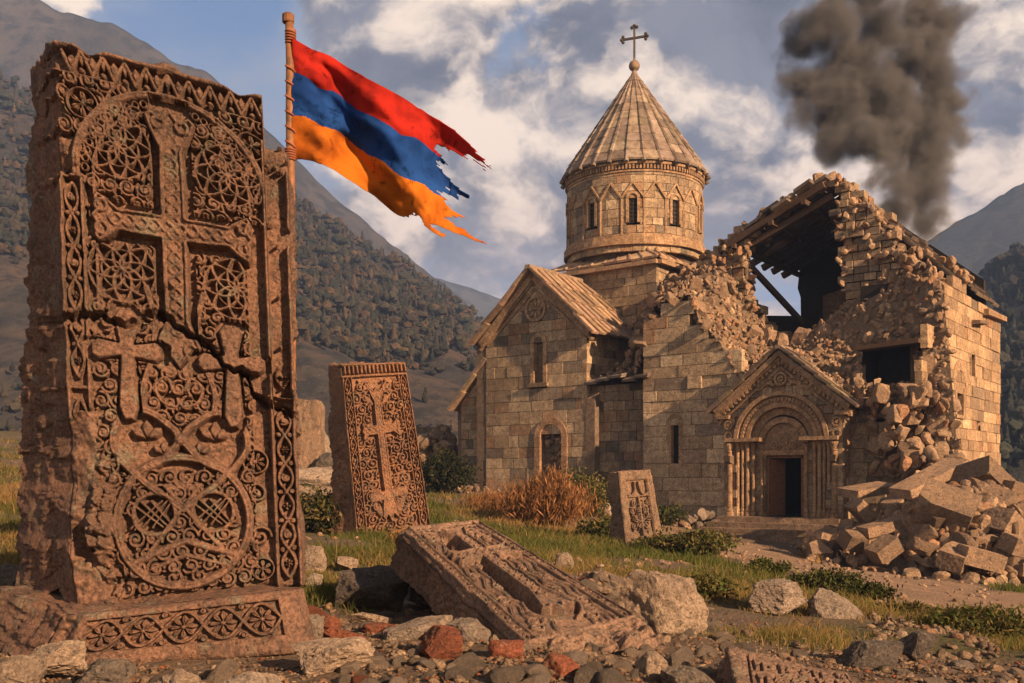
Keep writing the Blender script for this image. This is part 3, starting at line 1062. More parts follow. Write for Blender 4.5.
    for k in range(1, n):
        x = .22 + 1.33 * k / n
        b.spiral(x, .40, .03, 1.1, 0, 1, .010)
        b.spiral(x, .18, .03, 1.1, 3, -1, .010)
    b.stroke([(.2, .445), (1.57, .445)], .014)
    b.stroke([(.2, .14), (1.57, .14)], .014)

    def chip2(h, rel, q):
        n_ = fbm(q * 4, 4, 51)
        left = np.clip((.26 + .10 * n_ - rel.U) / .1, 0, 1)
        h = h * (1 - left) + left * (-.05 + .09 * fbm(q * 6, 4, 52))
        return h - .14 * np.clip((rel.U - 1.45 - .05 * n_) / .3, 0, 1) ** 2 - .03 * np.clip(1 - rel.V / .12, 0, 1) * n_
    cs = [W(28, 676, 5.28), W(320, 652, 5.62), W(303, 587, 5.67), W(58, 616, 5.35)]
    bk = back_of(cs, (-.85, .75, .05), (-.35, .8, 0), (-.35, .75, 0), (-.72, .75, .08))
    slab(b, cs, bk, {}, M_TUFF, root, .06, .03, .06, 2, 'carved_base', chip2)


tall_slab()


# ---- the leaning slab in the grass
def leaning_slab():
    Wd, Hh = 1.35, 2.95
    r = Relief(Wd, Hh, 220, 460, .075)
    r.lace(.2, 1.15, .1, 2.62, .21, .020, 31)
    for x in (.03, .2, Wd - .2, Wd - .03):
        r.stroke([(x, 0), (x, 2.72)], .018, .006)
    r.clear([(.05, .02), (.18, .02), (.18, 2.7), (.05, 2.7)])
    r.clear([(Wd - .18, .02), (Wd - .05, .02), (Wd - .05, 2.7), (Wd - .18, 2.7)])
    r.vine(.05, .18, .05, 2.7, 11, .014)
    r.vine(Wd - .18, Wd - .05, .05, 2.7, 11, .014)
    r.clear([(0, 2.72), (Wd, 2.72), (Wd, 3), (0, 3)])
    r.stroke([(0, 2.72), (Wd, 2.72)], .02, .008)
    for k in range(16):
        x = .06 + k * .082
        r.poly([(x, 2.76), (x + .055, 2.76), (x + .055, 2.9), (x, 2.9)], .006, .02)
    r.stroke([(0, 2.92), (Wd, 2.92)], .03, .01)
    uc = .66
    r.clear([(uc - .13, .25), (uc + .13, .25), (uc + .13, 2.62), (uc - .13, 2.62)], .075)
    r.clear([(.26, 1.66), (1.09, 1.66), (1.09, 1.94), (.26, 1.94)], .075)
    r.cross(uc, 1.80, .72, 1.55, .36, .085, .028, 4, 1.3, lobes=False)
    for s in (-1, 1):
        r.spiral(uc + s * .20, 2.52, .11, 1.3, math.pi / 2, -s, .026)
        r.leaf(uc + s * .06, 2.2, math.pi / 2 - s * .8, .3, .13)
        r.leaf(uc + s * .10, .3, math.pi / 2 - s * .5, .42, .15)
        r.spiral(uc + s * .27, .9, .12, 1.4, 0, s, .02)
    r.poly([(uc - .34, .78), (uc + .34, .78), (uc + .36, .70), (uc + .34, .62), (uc - .34, .62), (uc - .36, .70)], .022, .02)
    root = empty('carved_cross_slab', W(385, 538, 17), 'leaning orange carved cross slab standing in the grass behind the toppled one', 'cross slab', 'carved cross slabs')
    cs = [W(357, 548, 16.7), W(432, 524, 17.1), W(406, 361, 17.4), W(340, 363, 17.0)]
    bk = back_of(cs, (-.50, .45, 0), (-.35, .55, 0), (-.35, .55, 0), (-.30, .55, .04))
    slab(r, cs, bk, {4: ('cross', None)}, M_TUFF2, root, .05, .03, .06, 61)


leaning_slab()


# ---- the toppled slab in front
def toppled_slab():
    Wd, Hh = .98, 2.35
    r = Relief(Wd, Hh, 300, 640, .020)
    ty = np.linspace(.32, 2.26, 150)
    for x0, ph in ((.16, 0), (.225, .3), (.29, .6), (.355, .9), (.625, 2), (.69, 2.3), (.755, 2.6), (.82, 2.9)):
        r.stroke(np.stack([x0 + .022 * np.sin(ty * 2 * math.pi / .62 + ph * 2) + .012 * np.sin(ty * 2 * math.pi / .23 + ph), ty], -1), .019, 0, .010)
    for k in range(9):
        for xc in (.255, .725):
            x = xc + (.05 if k % 2 else -.05)
            r.clear(circ(x, .42 + k * .215, .052, 20))
            r.spiral(x, .42 + k * .215, .05, 1.4, k, 1 if k % 2 else -1, .014)
    for x in (.03, .115, Wd - .115, Wd - .03):
        r.stroke([(x, .28), (x, Hh)], .015, .008)
    r.clear([(.04, .3), (.105, .3), (.105, 2.3), (.04, 2.3)])
    r.clear([(Wd - .105, .3), (Wd - .04, .3), (Wd - .04, 2.3), (Wd - .105, 2.3)])
    r.vine(.042, .104, .3, 2.26, 14, .010)
    r.vine(Wd - .104, Wd - .042, .3, 2.26, 14, .010)
    r.stroke([(0, Hh - .04), (Wd, Hh - .04)], .035, .008)
    r.stroke([(.1, Hh - .12), (Wd - .1, Hh - .12)], .012, .0)
    uc = .49
    for (x, y) in ((.25, 2.08), (.73, 2.08)):
        r.clear(circ(x, y, .10))
        r.rosette(x, y, .095, 6)
    for s in (-1, 1):
        r.clear([(uc + s * .085, .50), (uc + s * .20, .50), (uc + s * .17, 1.44), (uc + s * .085, 1.44)], .065)
        r.clear([(uc + s * .09, 1.72), (uc + s * .22, 1.72), (uc + s * .20, 2.02), (uc + s * .09, 2.02)], .10)
        r.stroke(smooth([(uc + s * .06, .42), (uc + s * .16, .50), (uc + s * .22, .62), (uc + s * .19, .75)]), .02, .006)
        r.spiral(uc + s * .25, .5, .07, 1.3, 0, s, .014)
    r.cross(uc, 1.58, .58, 1.08, .335, .085, .042, 4, 1.2, lobes=False)
    r.h = np.where(r.V < .27, -.012, r.h)
    r.stroke([(.02, .28), (.96, .28)], .018, .004)

    def chip(h, rel, q):
        n = fbm(q * 5, 4, 78)
        rough_ = np.clip((.26 + .08 * n - rel.V) / .05, 0, 1)
        h = h * (1 - rough_) + rough_ * (-.03 + .075 * fbm(q * 7, 4, 79) - .35 * np.clip(.12 - rel.V, 0, 1))
        g = np.clip(1 - np.hypot(rel.U - .0, rel.V - 2.35) / .12, 0, 1)
        return h - .06 * np.sqrt(g)
    root = empty('carved_cross_slab', W(530, 640, 6.2), 'toppled carved cross slab lying face up on the rubble', 'cross slab', 'carved cross slabs')
    cs = [W(545, 664, 5.35), W(668, 632, 6.05), W(478, 519, 8.3), W(397, 527, 7.4)]
    nrm = np.cross(cs[1] - cs[0], cs[3] - cs[0])
    nrm /= np.linalg.norm(nrm)
    dn = -nrm * .30
    bk = back_of(cs, dn + (.0, .06, 0), dn, dn, dn + (-.04, .02, 0))
    slab(r, cs, bk, {4: ('cross', 'raised cross on the toppled face')}, M_TUFF4, root, .035, .006, .05, 71, chip=chip)


toppled_slab()


# ---- the small slab before the church
def small_slab():
    Wd, Hh = .80, 1.55
    r = Relief(Wd, Hh, 150, 260, .075)
    r.h[:] = 0
    inner = r.inside([(.16, .02), (.66, .02), (.66, 1.38), (.16, 1.38)])
    r.h[inner] = -.075
    r.lace(.2, .62, .5, 1.02, .15, .017, 91)
    uc = .41
    r.stroke([(uc, .02), (uc, 1.05)], .04, .012)
    for s in (-1, 1):
        r.stroke(smooth([(uc, .36), (uc + s * .12, .30), (uc + s * .19, .1), (uc + s * .19, .02)]), .03, .006)
        r.stroke(smooth([(uc + s * .05, 1.33), (uc + s * .06, 1.2), (uc + s * .15, 1.1), (uc + s * .24, 1.13)]), .028, .004)
        r.stroke(smooth([(uc, .62), (uc + s * .13, .70), (uc + s * .17, .86), (uc + s * .08, .92)]), .022, .004)
    r.stroke([(.17, 1.08), (.65, 1.08)], .02, 0)
    r.stroke([(.055, 0), (.055, Hh)], .02, .006)
    r.stroke([(.74, 0), (.74, Hh)], .02, .006)
    root = empty('carved_cross_slab', W(640, 549, 20), 'small grey carved cross slab tilted before the church wall', 'cross slab', 'carved cross slabs')
    cs = [W(627, 560, 19.6), W(666, 553, 19.85), W(651, 469, 20.05), W(618, 471, 19.9)]
    bk = back_of(cs, (-.26, .35, 0), (-.12, .4, 0), (-.12, .4, 0), (-.20, .38, 0))
    slab(r, cs, bk, {}, M_TUFF3, root, .04, .03, .05, 91, 'stone')


small_slab()


# ---- the low inscribed stone at the lower right
def inscribed_stone():
    Wd, Hh = .72, .42
    r = Relief(Wd, Hh, 240, 140, .028)
    rr = random.Random(5)
    for line in range(2):                       # worn strokes of carved letters, unreadable in the photo
        y = .10 + line * .125
        x = .13
        while x < .63:
            k = rr.random()
            if k < .35:
                r.stroke(circ(x + .025, y + .045, .028, 16, rr.uniform(-1, 1), rr.uniform(3, 5)), .010)
                r.stroke([(x + .055, y), (x + .055, y + .09)], .010)
            elif k < .7:
                r.stroke([(x, y + .09), (x, y), (x + .04, y), (x + .045, y + .07)], .010)
            else:
                r.stroke([(x, y), (x + .01, y + .09), (x + .05, y + .085)], .010)
                r.stroke([(x + .005, y + .045), (x + .05, y + .04)], .010)
            x += rr.uniform(.075, .095)
    r.stroke([(.09, .06), (.67, .05), (.67, .345), (.11, .365), (.09, .06)], .007)
    r.h = -.8 * (r.h + r.D)
    root = empty('inscribed_stone', W(790, 670, 5.3), 'low reddish stone block with carved lettering lying at the bottom edge', 'carved stone')
    cs = [W(738, 694, 4.75), W(868, 692, 4.95), W(850, 672, 5.35), W(726, 644, 5.25)]
    nrm = np.cross(cs[1] - cs[0], cs[3] - cs[0])
    nrm /= np.linalg.norm(nrm)
    dn = np.array([0, .03, -.22])
    bk = back_of(cs, dn, dn, dn + (0, .12, 0), dn + (-.04, .10, 0))
    slab(r, cs, bk, {}, M_TUFF4, root, .04, .02, .03, 95, 'stone')


inscribed_stone()

# ------------------------------------------------------------------ the church
CD = np.array([12.2, 30.0])                    # near right corner, on plan
US, UT = np.array([-.788, .616]), np.array([.616, .788])   # along the front to the left; into the building


def C(s, t, z):
    return np.array([CD[0] + s * US[0] + t * UT[0], CD[1] + s * US[1] + t * UT[1], z])


def px_of(s, t):
    p = C(s, t, 0)
    return 512 + F * p[0] / p[1]


def s_at(px, t):
    k = (px - 512) / F
    return ((CD[0] + t * UT[0]) - k * (CD[1] + t * UT[1])) / (k * US[1] - US[0])


def t_at(px, s):
    k = (px - 512) / F
    return ((CD[0] + s * US[0]) - k * (CD[1] + s * US[1])) / (k * UT[1] - UT[0])


def z_at(py, s, t):
    return CAMZ + (HOR - py) / F * (CD[1] + s * US[1] + t * UT[1])


def sz(pts, t):
    """(px, py) points on the plane at depth t as (s, z)."""
    out = []
    for px, py in pts:
        s = s_at(px, t)
        out.append((s, z_at(py, s, t)))
    return np.array(out)


NF = np.array([-UT[0], -UT[1], 0])             # outward normal of the front
NR = np.array([-US[0], -US[1], 0])             # outward normal of the right side


def front(t):
    return lambda a, z, d: C(a, t, z) + NF * d


def side(s):
    return lambda a, z, d: C(s, a, z) + NR * d


PAL = np.array([(.33, .25, .17), (.27, .205, .145), (.38, .295, .205), (.30, .195, .125), (.20, .16, .125), (.14, .12, .10), (.42, .335, .235)])
PALW = np.array([.30, .24, .15, .12, .10, .04, .05])
PALW2 = np.array([.40, .20, .22, .06, .04, .01, .07])


def in_poly(poly, x, y):
    c = False
    for (ax, ay), (bx, by) in zip(poly, list(poly[1:]) + [poly[0]]):
        if (ay > y) != (by > y) and x < (bx - ax) * (y - ay) / (by - ay) + ax:
            c = not c
    return c


def clip_half(poly, a, b, c):
    """Keep the part of a polygon with a*x + b*y <= c."""
    out = []
    for i, p in enumerate(poly):
        q = poly[(i + 1) % len(poly)]
        dp, dq = a * p[0] + b * p[1] - c, a * q[0] + b * q[1] - c
        if dp <= 0:
            out.append(p)
        if dp * dq < 0:
            t = dp / (dp - dq)
            out.append((p[0] + t * (q[0] - p[0]), p[1] + t * (q[1] - p[1])))
    return out


def ashlar(mb, P, a0, a1, z0, z1, keep=None, holes=(), half=(), ch=.36, bw=(.35, .95), jit=.012, depth=.22, seed=0, dark=None, tint=(1, 1, 1), joint=.004, palw=PALW):
    """Courses of cut blocks, each block a bevelled solid of its own tone; P(a, z, d) maps wall coordinates to the world."""
    r = np.random.default_rng(seed)
    z = z0
    while z < z1 - .05:
        h = ch * r.uniform(.85, 1.18)
        zt = min(z + h, z1)
        zc = (z + zt) / 2
        cuts = [(a0, a1)]
        for (ha, hb, hz0, hz1) in holes:
            if hz0 < zc < hz1:
                cuts = [q for (x, y) in cuts for q in ((x, min(y, ha)), (max(x, hb), y)) if q[1] - q[0] > .03]
        for (x, y) in cuts:
            a = x
            while a < y - 1e-4:
                w = r.uniform(*bw)
                b = a + w if y - a - w > bw[0] * .5 else y
                ac = (a + b) / 2
                if keep is None or keep(ac, zc):
                    poly = [(a + joint, z + joint), (b - joint, z + joint), (b - joint, zt - joint), (a + joint, zt - joint)]
                    for hp in half:
                        poly = clip_half(poly, *hp)
                        if len(poly) < 3:
                            break
                    if len(poly) >= 3:
                        c = PAL[r.choice(len(PAL), p=palw)] * r.uniform(.92, 1.28) * np.array(tint)
                        if dark is not None:
                            c = c * dark(ac, zc)
                        m = np.mean(poly, 0)
                        d = r.normal(0, jit)
                        ins = [(m + (np.array(q) - m) * (1 - .013 / max(.05, np.linalg.norm(np.array(q) - m)))) for q in poly]
                        tl = r.normal(0, jit * .35, 2)
                        n = len(poly)
                        V = [P(q[0], q[1], d - depth) for q in poly] + [P(q[0], q[1], d - .018) for q in poly] + \
                            [P(q[0], q[1], d + tl[0] * (q[0] - m[0]) + tl[1] * (q[1] - m[1])) for q in ins]
                        Fc = [tuple(range(2 * n, 3 * n))]
                        for k in range(2):
                            Fc += [(k * n + i, k * n + (i + 1) % n, (k + 1) * n + (i + 1) % n, (k + 1) * n + i) for i in range(n)]
                        Fc.append(tuple(range(n))[::-1])
                        mb.add(V, Fc, c)
                a = b
        z = zt


def backing(mb, P, poly, d0=-.15, d1=-.7, col=(.15, .11, .08)):
    mb.prism([P(a, z, d1) for a, z in poly], [P(a, z, d0) for a, z in poly], col)


church = empty('church', C(5, 4, -.9), 'ruined stone church with conical dome and collapsed right half', 'church')
GB = -2.2                                      # walls run into the ground


def arch_pts(a, z, w, h, n=12, grow=0.0):
    """Outline of a round-headed opening from the left foot over the top, sill at z."""
    r = w / 2 + grow
    zs = z + h - w / 2
    return [(a - r, z)] + [(a - r * math.cos(math.pi * k / n), zs + r * math.sin(math.pi * k / n)) for k in range(n + 1)] + [(a + r, z)]


def ring(mb, P, a, zs, r0, r1, d0, d1, n=24, col=(.34, .23, .145), a_from=0.0, a_to=math.pi, vary=.12, seed=1, gap=0.0):
    """Voussoirs: separate wedge blocks round an arch."""
    r = np.random.default_rng(seed)
    for k in range(n):
        x0, x1 = a_from + (a_to - a_from) * (k + gap) / n, a_from + (a_to - a_from) * (k + 1 - gap) / n
        q = [(a - rr * math.cos(x), zs + rr * math.sin(x)) for rr, x in ((r0, x0), (r1, x0), (r1, x1), (r0, x1))]
        mb.prism([P(u, v, d0) for u, v in q], [P(u, v, d1) for u, v in q], np.array(col) * r.uniform(1 - vary, 1 + vary))


def arched_window(P, a, z, w, h, parent, fr=.14, proud=.05, depth=.26, sill=True, bars=True, name='window', label=None, fill=None, tint=(.35, .24, .15)):
    """Frame of voussoirs and jambs, dark leaded pane set back, a sill."""
    mb = MB()
    ring(mb, P, a, z + h - w / 2, w / 2, w / 2 + fr, -depth, proud, 9, tint, seed=int(a * 37) % 91, vary=.2)
    for s in (-1, 1):
        nz = max(2, int((h - w / 2) / .34))
        for k in range(nz):
            za, zb = z + (h - w / 2) * k / nz, z + (h - w / 2) * (k + .97) / nz
            x0, x1 = sorted((a + s * w / 2, a + s * (w / 2 + fr)))
            q = [(x0, za), (x1, za), (x1, zb), (x0, zb)]
            mb.prism([P(u, v, -depth) for u, v in q], [P(u, v, proud) for u, v in q], np.array(tint) * rng.uniform(.85, 1.15))
    o = mb.build(name, M_ASH, parent)
    if label:
        o['label'] = label
    pb = MB()
    pts = arch_pts(a, z, w, h)
    pb.prism([P(u, v, -depth - .10) for u, v in pts], [P(u, v, -depth + .05) for u, v in pts], (.02, .02, .02))
    pb.build('pane', fill or M_VOID, o)
    if bars:
        g = MB()
        for k in range(1, int(h / .16)):
            g.bar(P(a - w / 2, z + k * .16, -depth + .07), P(a + w / 2, z + k * .16, -depth + .07), .02, .02)
        g.bar(P(a, z, -depth + .07), P(a, z + h, -depth + .07), .02, .02, up=(1, 0, 0))
        g.build('bars', M_IRON, o)
    if sill:
        sb = MB()
        x0, x1 = a - w / 2 - fr * 1.5, a + w / 2 + fr * 1.5
        sb.prism([P(x0, z - .16, -.1), P(x1, z - .16, -.1), P(x1, z - .004, -.1), P(x0, z - .004, -.1)],
                 [P(x0, z - .16, .12), P(x1, z - .16, .12), P(x1, z - .004, .16), P(x0, z - .004, .16)], np.array(tint) * .9)
        sb.build('sill', M_ASH, o)
    return o


def roof_tiles(mb, A, B, Cc, Dd, nu, nv, th=.07, jit=.02, seed=0, miss=0.0, col=(.25, .18, .13), keep=None):
    """Overlapping stone roof slabs over the quad A-B (eave) to D-C (ridge)."""
    r = np.random.default_rng(seed)
    A, B, Cc, Dd = (np.asarray(q, float) for q in (A, B, Cc, Dd))
    n = np.cross(B - A, Dd - A)
    n /= np.linalg.norm(n)
    if n[2] < 0:
        n = -n

    def S(u, v):
        return (A * (1 - u) + B * u) * (1 - v) + (Dd * (1 - u) + Cc * u) * v
    for i in range(nu):
        for j in range(nv):
            if r.random() < miss or (keep and not keep((i + .5) / nu, (j + .5) / nv)):
                continue
            u0, u1, v0, v1 = i / nu + .002, (i + 1) / nu - .002, j / nv - .015, (j + 1.12) / nv
            v1 = min(v1, 1.0)
            c = np.array(col) * r.uniform(.68, 1.3) * np.array([1, r.uniform(.94, 1.05), r.uniform(.9, 1.08)])
            lo_, hi_ = th * .55 + r.normal(0, jit * .5), r.normal(0, jit * .3)
            lo_ += max(0, r.normal(0, jit))
            b = [S(u0, v0), S(u1, v0), S(u1, v1), S(u0, v1)]
            bot = [b[0] + n * lo_, b[1] + n * lo_, b[2] + n * hi_, b[3] + n * hi_]
            mb.prism(bot, [q + n * th for q in bot], c)
            # standing rib between the strips
            mb.bar((bot[0] + n * th * 1.1), (bot[3] + n * th * 1.1), .07, .07, up=n, col=c * .85)


def raked(mb, P, a0, z0, a1, z1, th, d0, d1, col, n=6):
    """A strip along a raking gable edge, cut in blocks; its top lies on the line."""
    ln = math.hypot(a1 - a0, z1 - z0)
    nx, nz = -(z1 - z0) / ln * th, (a1 - a0) / ln * th
    if nz < 0:
        nx, nz = -nx, -nz
    for k in range(n):
        f0, f1 = k / n, (k + .985) / n
        q = [(a0 + (a1 - a0) * f0, z0 + (z1 - z0) * f0), (a0 + (a1 - a0) * f1, z0 + (z1 - z0) * f1)]
        q = [(q[0][0] - nx, q[0][1] - nz), (q[1][0] - nx, q[1][1] - nz), q[1], q[0]]
        mb.prism([P(u, v, d0) for u, v in q], [P(u, v, d1) for u, v in q], np.array(col) * rng.uniform(.85, 1.15))


# ---- transept: gabled front at the left
TS0, TS1 = s_at(587, 0), s_at(486, 0)
TSM = (TS0 + TS1) / 2
TE, TA = z_at(325, TS0, 0), z_at(272, TSM, 0)
Pf0 = front(0)
mb = MB()
wx, wz0, wz1 = s_at(539, 0), z_at(383, s_at(539, 0), 0), z_at(337, s_at(539, 0), 0)
dx, dz0, dz1 = s_at(551, 0), z_at(476, s_at(551, 0), 0), z_at(424, s_at(551, 0), 0)
kk = (TA - TE) / ((TS1 - TS0) / 2)
half = [(-kk, 1, TE - kk * TS0 - .06), (kk, 1, TE + kk * TS1 - .06)]


def dark_t(a, z):
    n = fbm(np.array([[a * .6, z * .25, 0]]), 3, 4)[0]
    return .86 + .28 * n + (-.12 if a < TS0 + .6 else 0)


ashlar(mb, Pf0, TS0, TS1, GB, TA, half=half, holes=[(wx - .38, wx + .38, wz0 - .15, wz1 - .1), (dx - .62, dx + .62, dz0 - .2, dz1 - .2)], seed=3, dark=dark_t, jit=.006, ch=.45, bw=(.45, 1.2))
for q in ([(TS0 + .01, GB), (dx - .6, GB), (dx - .6, TE + .3), (TS0 + .01, TE - .1)], [(dx + .6, GB), (TS1 - .01, GB), (TS1 - .01, TE - .1), (dx + .6, TE + .3)],
          [(dx - .6, GB), (dx + .6, GB), (dx + .6, dz0), (dx - .6, dz0)], [(dx - .6, dz1), (dx + .6, dz1), (dx + .6, TE), (dx - .6, TE)],
          [(TS0 + .02, TE - .1), (TS1 - .02, TE - .1), (TSM, TA - .12)]):
    backing(mb, Pf0, q, -.16, -.6)
# right flank above the lower roof, and the hidden left flank
TT = t_at(633, TS0)
ashlar(mb, side(TS0), 0, TT + .3, 2.0, TE, seed=5, tint=(1.05, 1, .95))
backing(mb, side(TS0), [(0.02, 2), (TT + .3, 2), (TT + .3, TE - .02), (0.02, TE - .02)], -.16, -.5)
backing(mb, side(TS1), [(0.02, GB), (5.5, GB), (5.5, TE - .02), (0.02, TE - .02)], 0, -.5)
mb.build('transept_wall', M_ASH, church)
mb = MB()
for s in (-1, 1):
    e = TS0 - .28 if s < 0 else TS1 + .28
    ez = TE - kk * .28
    raked(mb, Pf0, e, ez + .02, TSM, TA + .03, .26, -.1, .18, (.30, .205, .135), 9)
    raked(mb, Pf0, e, ez - .25, TSM, TA - .27, .10, -.1, .10, (.34, .23, .145), 12)
    raked(mb, Pf0, e + (-s) * .32, ez - .08, TSM, TA - .60, .12, -.08, .045, (.29, .20, .13), 16)
mb.bar(C(TS0, -.02, TE - .11), C(TS0, TT + .2, TE - .11), .34, .20, col=(.36, .24, .15))
mb.build('cornice', M_ASH, church)
mb = MB()
RT = 4.2
roof_tiles(mb, C(TS0 - .42, -.42, TE - kk * .42 + .04), C(TS0 - .42, RT, TE - kk * .42 + .04), C(TSM, RT, TA + .06), C(TSM, -.42, TA + .06), 10, 4, .08, .03, 8, col=(.27, .18, .12))
roof_tiles(mb, C(TS1 + .42, -.42, TE - kk * .42 + .04), C(TS1 + .42, RT, TE - kk * .42 + .04), C(TSM, RT, TA + .06), C(TSM, -.42, TA + .06), 10, 4, .08, .03, 9, col=(.25, .17, .115))
mb.bar(C(TSM, -.48, TA + .13), C(TSM, RT, TA + .13), .24, .16, col=(.22, .155, .105))
mb.build('transept_roof', M_ROOF, church)
arched_window(Pf0, wx, wz0, .44, wz1 - wz0, church, .17)
# carved rosette in the gable
mb = MB()
ra, rz = s_at(536, 0), z_at(309, s_at(536, 0), 0)
ring(mb, Pf0, ra, rz, .40, .50, -.02, .07, 26, (.33, .225, .145), 0, 2 * math.pi)
for k in range(8):
    x = 2 * math.pi * k / 8
    c, s = math.cos(x), math.sin(x)
    q = [(ra + .08 * c, rz + .08 * s), (ra + .22 * c - .075 * s, rz + .22 * s + .075 * c), (ra + .38 * c, rz + .38 * s), (ra + .22 * c + .075 * s, rz + .22 * s - .075 * c)]
    mb.prism([Pf0(u, v, -.02) for u, v in q], [Pf0(u, v, .05) for u, v in q], (.32, .22, .14))
mb.build('gable_rosette', M_ASH, church)
# walled-up doorway
o = arched_window(Pf0, dx, dz0, 1.02, dz1 - dz0, church, .26, .05, .34, False, False, 'blocked_doorway', 'arched doorway walled up with rough stones', M_MORTAR, (.32, .20, .125))

# ---- low aisle at the far left
AS = s_at(457, 0)
az0, az1 = z_at(404, AS, 0), z_at(361, TS1, 0)
ka = (az1 - az0) / (AS - TS1)
mb = MB()
lx, lz0, lz1 = s_at(484.5, 0) + .35, z_at(482, AS - .7, 0), z_at(431, AS - .7, 0)
lx = s_at(485, .25)
P25 = front(.25)
ashlar(mb, P25, TS1, AS, GB, az1, half=[(ka, 1, az1 + ka * TS1)], seed=14, holes=[(lx - .26, lx + .26, lz0 - .1, lz1)], dark=lambda a, z: .78)
backing(mb, P25, [(TS1, GB), (AS - .01, GB), (AS - .01, az0 - .02), (TS1, az1 - .02)], -.3, -.7)
backing(mb, side(AS), [(.4, GB), (4.5, GB), (4.5, az0), (.4, az0)], 0, -.3)
mb.build('aisle_wall', M_ASH, church)
arched_window(P25, lx, lz0, .34, lz1 - lz0, church, .10, .02, .24, False, False)
mb = MB()
roof_tiles(mb, C(AS + .3, -.1, az0 - ka * .3 + .03), C(AS + .3, 4.5, az0 - ka * .3 + .03), C(TS1 - .05, 4.5, az1 + .05), C(TS1 - .05, -.1, az1 + .05), 9, 3, .09, .03, 12, col=(.22, .155, .11))
mb.build('aisle_roof', M_ROOF, church)

# ---- bay between transept and nave, set back, stained
BS0 = s_at(643, 0)
bz = z_at(384, (BS0 + TS0) / 2, .2)
P03 = front(.3)
mb = MB()
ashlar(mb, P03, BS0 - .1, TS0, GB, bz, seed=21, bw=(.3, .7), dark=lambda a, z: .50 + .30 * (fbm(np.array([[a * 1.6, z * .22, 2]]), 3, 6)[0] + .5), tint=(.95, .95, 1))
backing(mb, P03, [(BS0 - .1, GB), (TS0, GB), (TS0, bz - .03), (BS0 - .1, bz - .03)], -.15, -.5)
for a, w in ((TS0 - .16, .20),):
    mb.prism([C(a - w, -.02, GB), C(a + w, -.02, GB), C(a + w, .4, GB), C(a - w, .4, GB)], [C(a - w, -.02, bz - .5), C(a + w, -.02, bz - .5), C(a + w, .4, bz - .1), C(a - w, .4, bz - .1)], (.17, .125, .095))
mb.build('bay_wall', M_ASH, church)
mb = MB()
roof_tiles(mb, C(BS0 - .3, -.12, bz), C(TS0, -.12, bz), C(TS0, TT, bz + 1.1), C(BS0 - .3, TT, bz + 1.1), 5, 3, .09, .06, 22, .12, col=(.15, .115, .09))
mb.build('bay_roof', M_ROOF, church)

# ---- nave front: ashlar with a ragged broken top
n_left = sz([(640, 560), (640, 352), (650, 330), (655, 300), (692, 294), (692, 312), (706, 322), (714, 340), (728, 352), (734, 372), (742, 392), (742, 560)], 0)
n_right = sz([(836, 560), (836, 408), (872, 412), (886, 420), (886, 440), (898, 446), (900, 470), (908, 480), (912, 560)], 0)
sx_, sz0_, sz1_ = s_at(675, 0), z_at(468, s_at(675, 0), 0), z_at(418, s_at(675, 0), 0)
mb = MB()
kl = [tuple(q) for q in n_left]
kr = [tuple(q) for q in n_right]
ashlar(mb, Pf0, s_at(742, 0), BS0, GB, 8.5, keep=lambda a, z: in_poly(kl, a, z), holes=[(sx_ - .22, sx_ + .22, sz0_ - .05, sz1_ - .05)], seed=31, jit=.012, ch=.45, bw=(.55, 1.35),
       dark=lambda a, z: 1.10 + .22 * fbm(np.array([[a * .5, z * .35, 5]]), 3, 7)[0], palw=PALW2)
ashlar(mb, Pf0, s_at(912, 0), s_at(836, 0), GB, 8.5, keep=lambda a, z: in_poly(kr, a, z), seed=33, jit=.02, ch=.40,
       dark=lambda a, z: .8)
ax0, ax1 = s_at(734, 0), s_at(648, 0)
backing(mb, Pf0, [(ax0, GB), (sx_ - .2, GB), (sx_ - .2, z_at(345, 7, 0)), (ax0, z_at(375, 6, 0))], -.16, -.9)
backing(mb, Pf0, [(sx_ + .2, GB), (BS0 - .02, GB), (BS0 - .02, z_at(350, 9, 0)), (sx_ + .2, z_at(335, 8, 0))], -.16, -.9)
backing(mb, Pf0, [(sx_ - .2, sz1_ - .1), (sx_ + .2, sz1_ - .1), (sx_ + .2, z_at(335, 8, 0)), (sx_ - .2, z_at(340, 8, 0))], -.16, -.9)
backing(mb, Pf0, [(sx_ - .2, GB), (sx_ + .2, GB), (sx_ + .2, sz0_), (sx_ - .2, sz0_)], -.16, -.9)
backing(mb, Pf0, [(s_at(884, 0), GB), (s_at(836, 0), GB), (s_at(836, 0), z_at(418, 2.6, 0)), (s_at(884, 0), z_at(424, 1.4, 0))], -.16, -.9)
mb.build('nave_wall', M_ASH, church)
arched_window(Pf0, sx_, sz0_, .30, sz1_ - sz0_, church, .16, .015, .25, False, False)

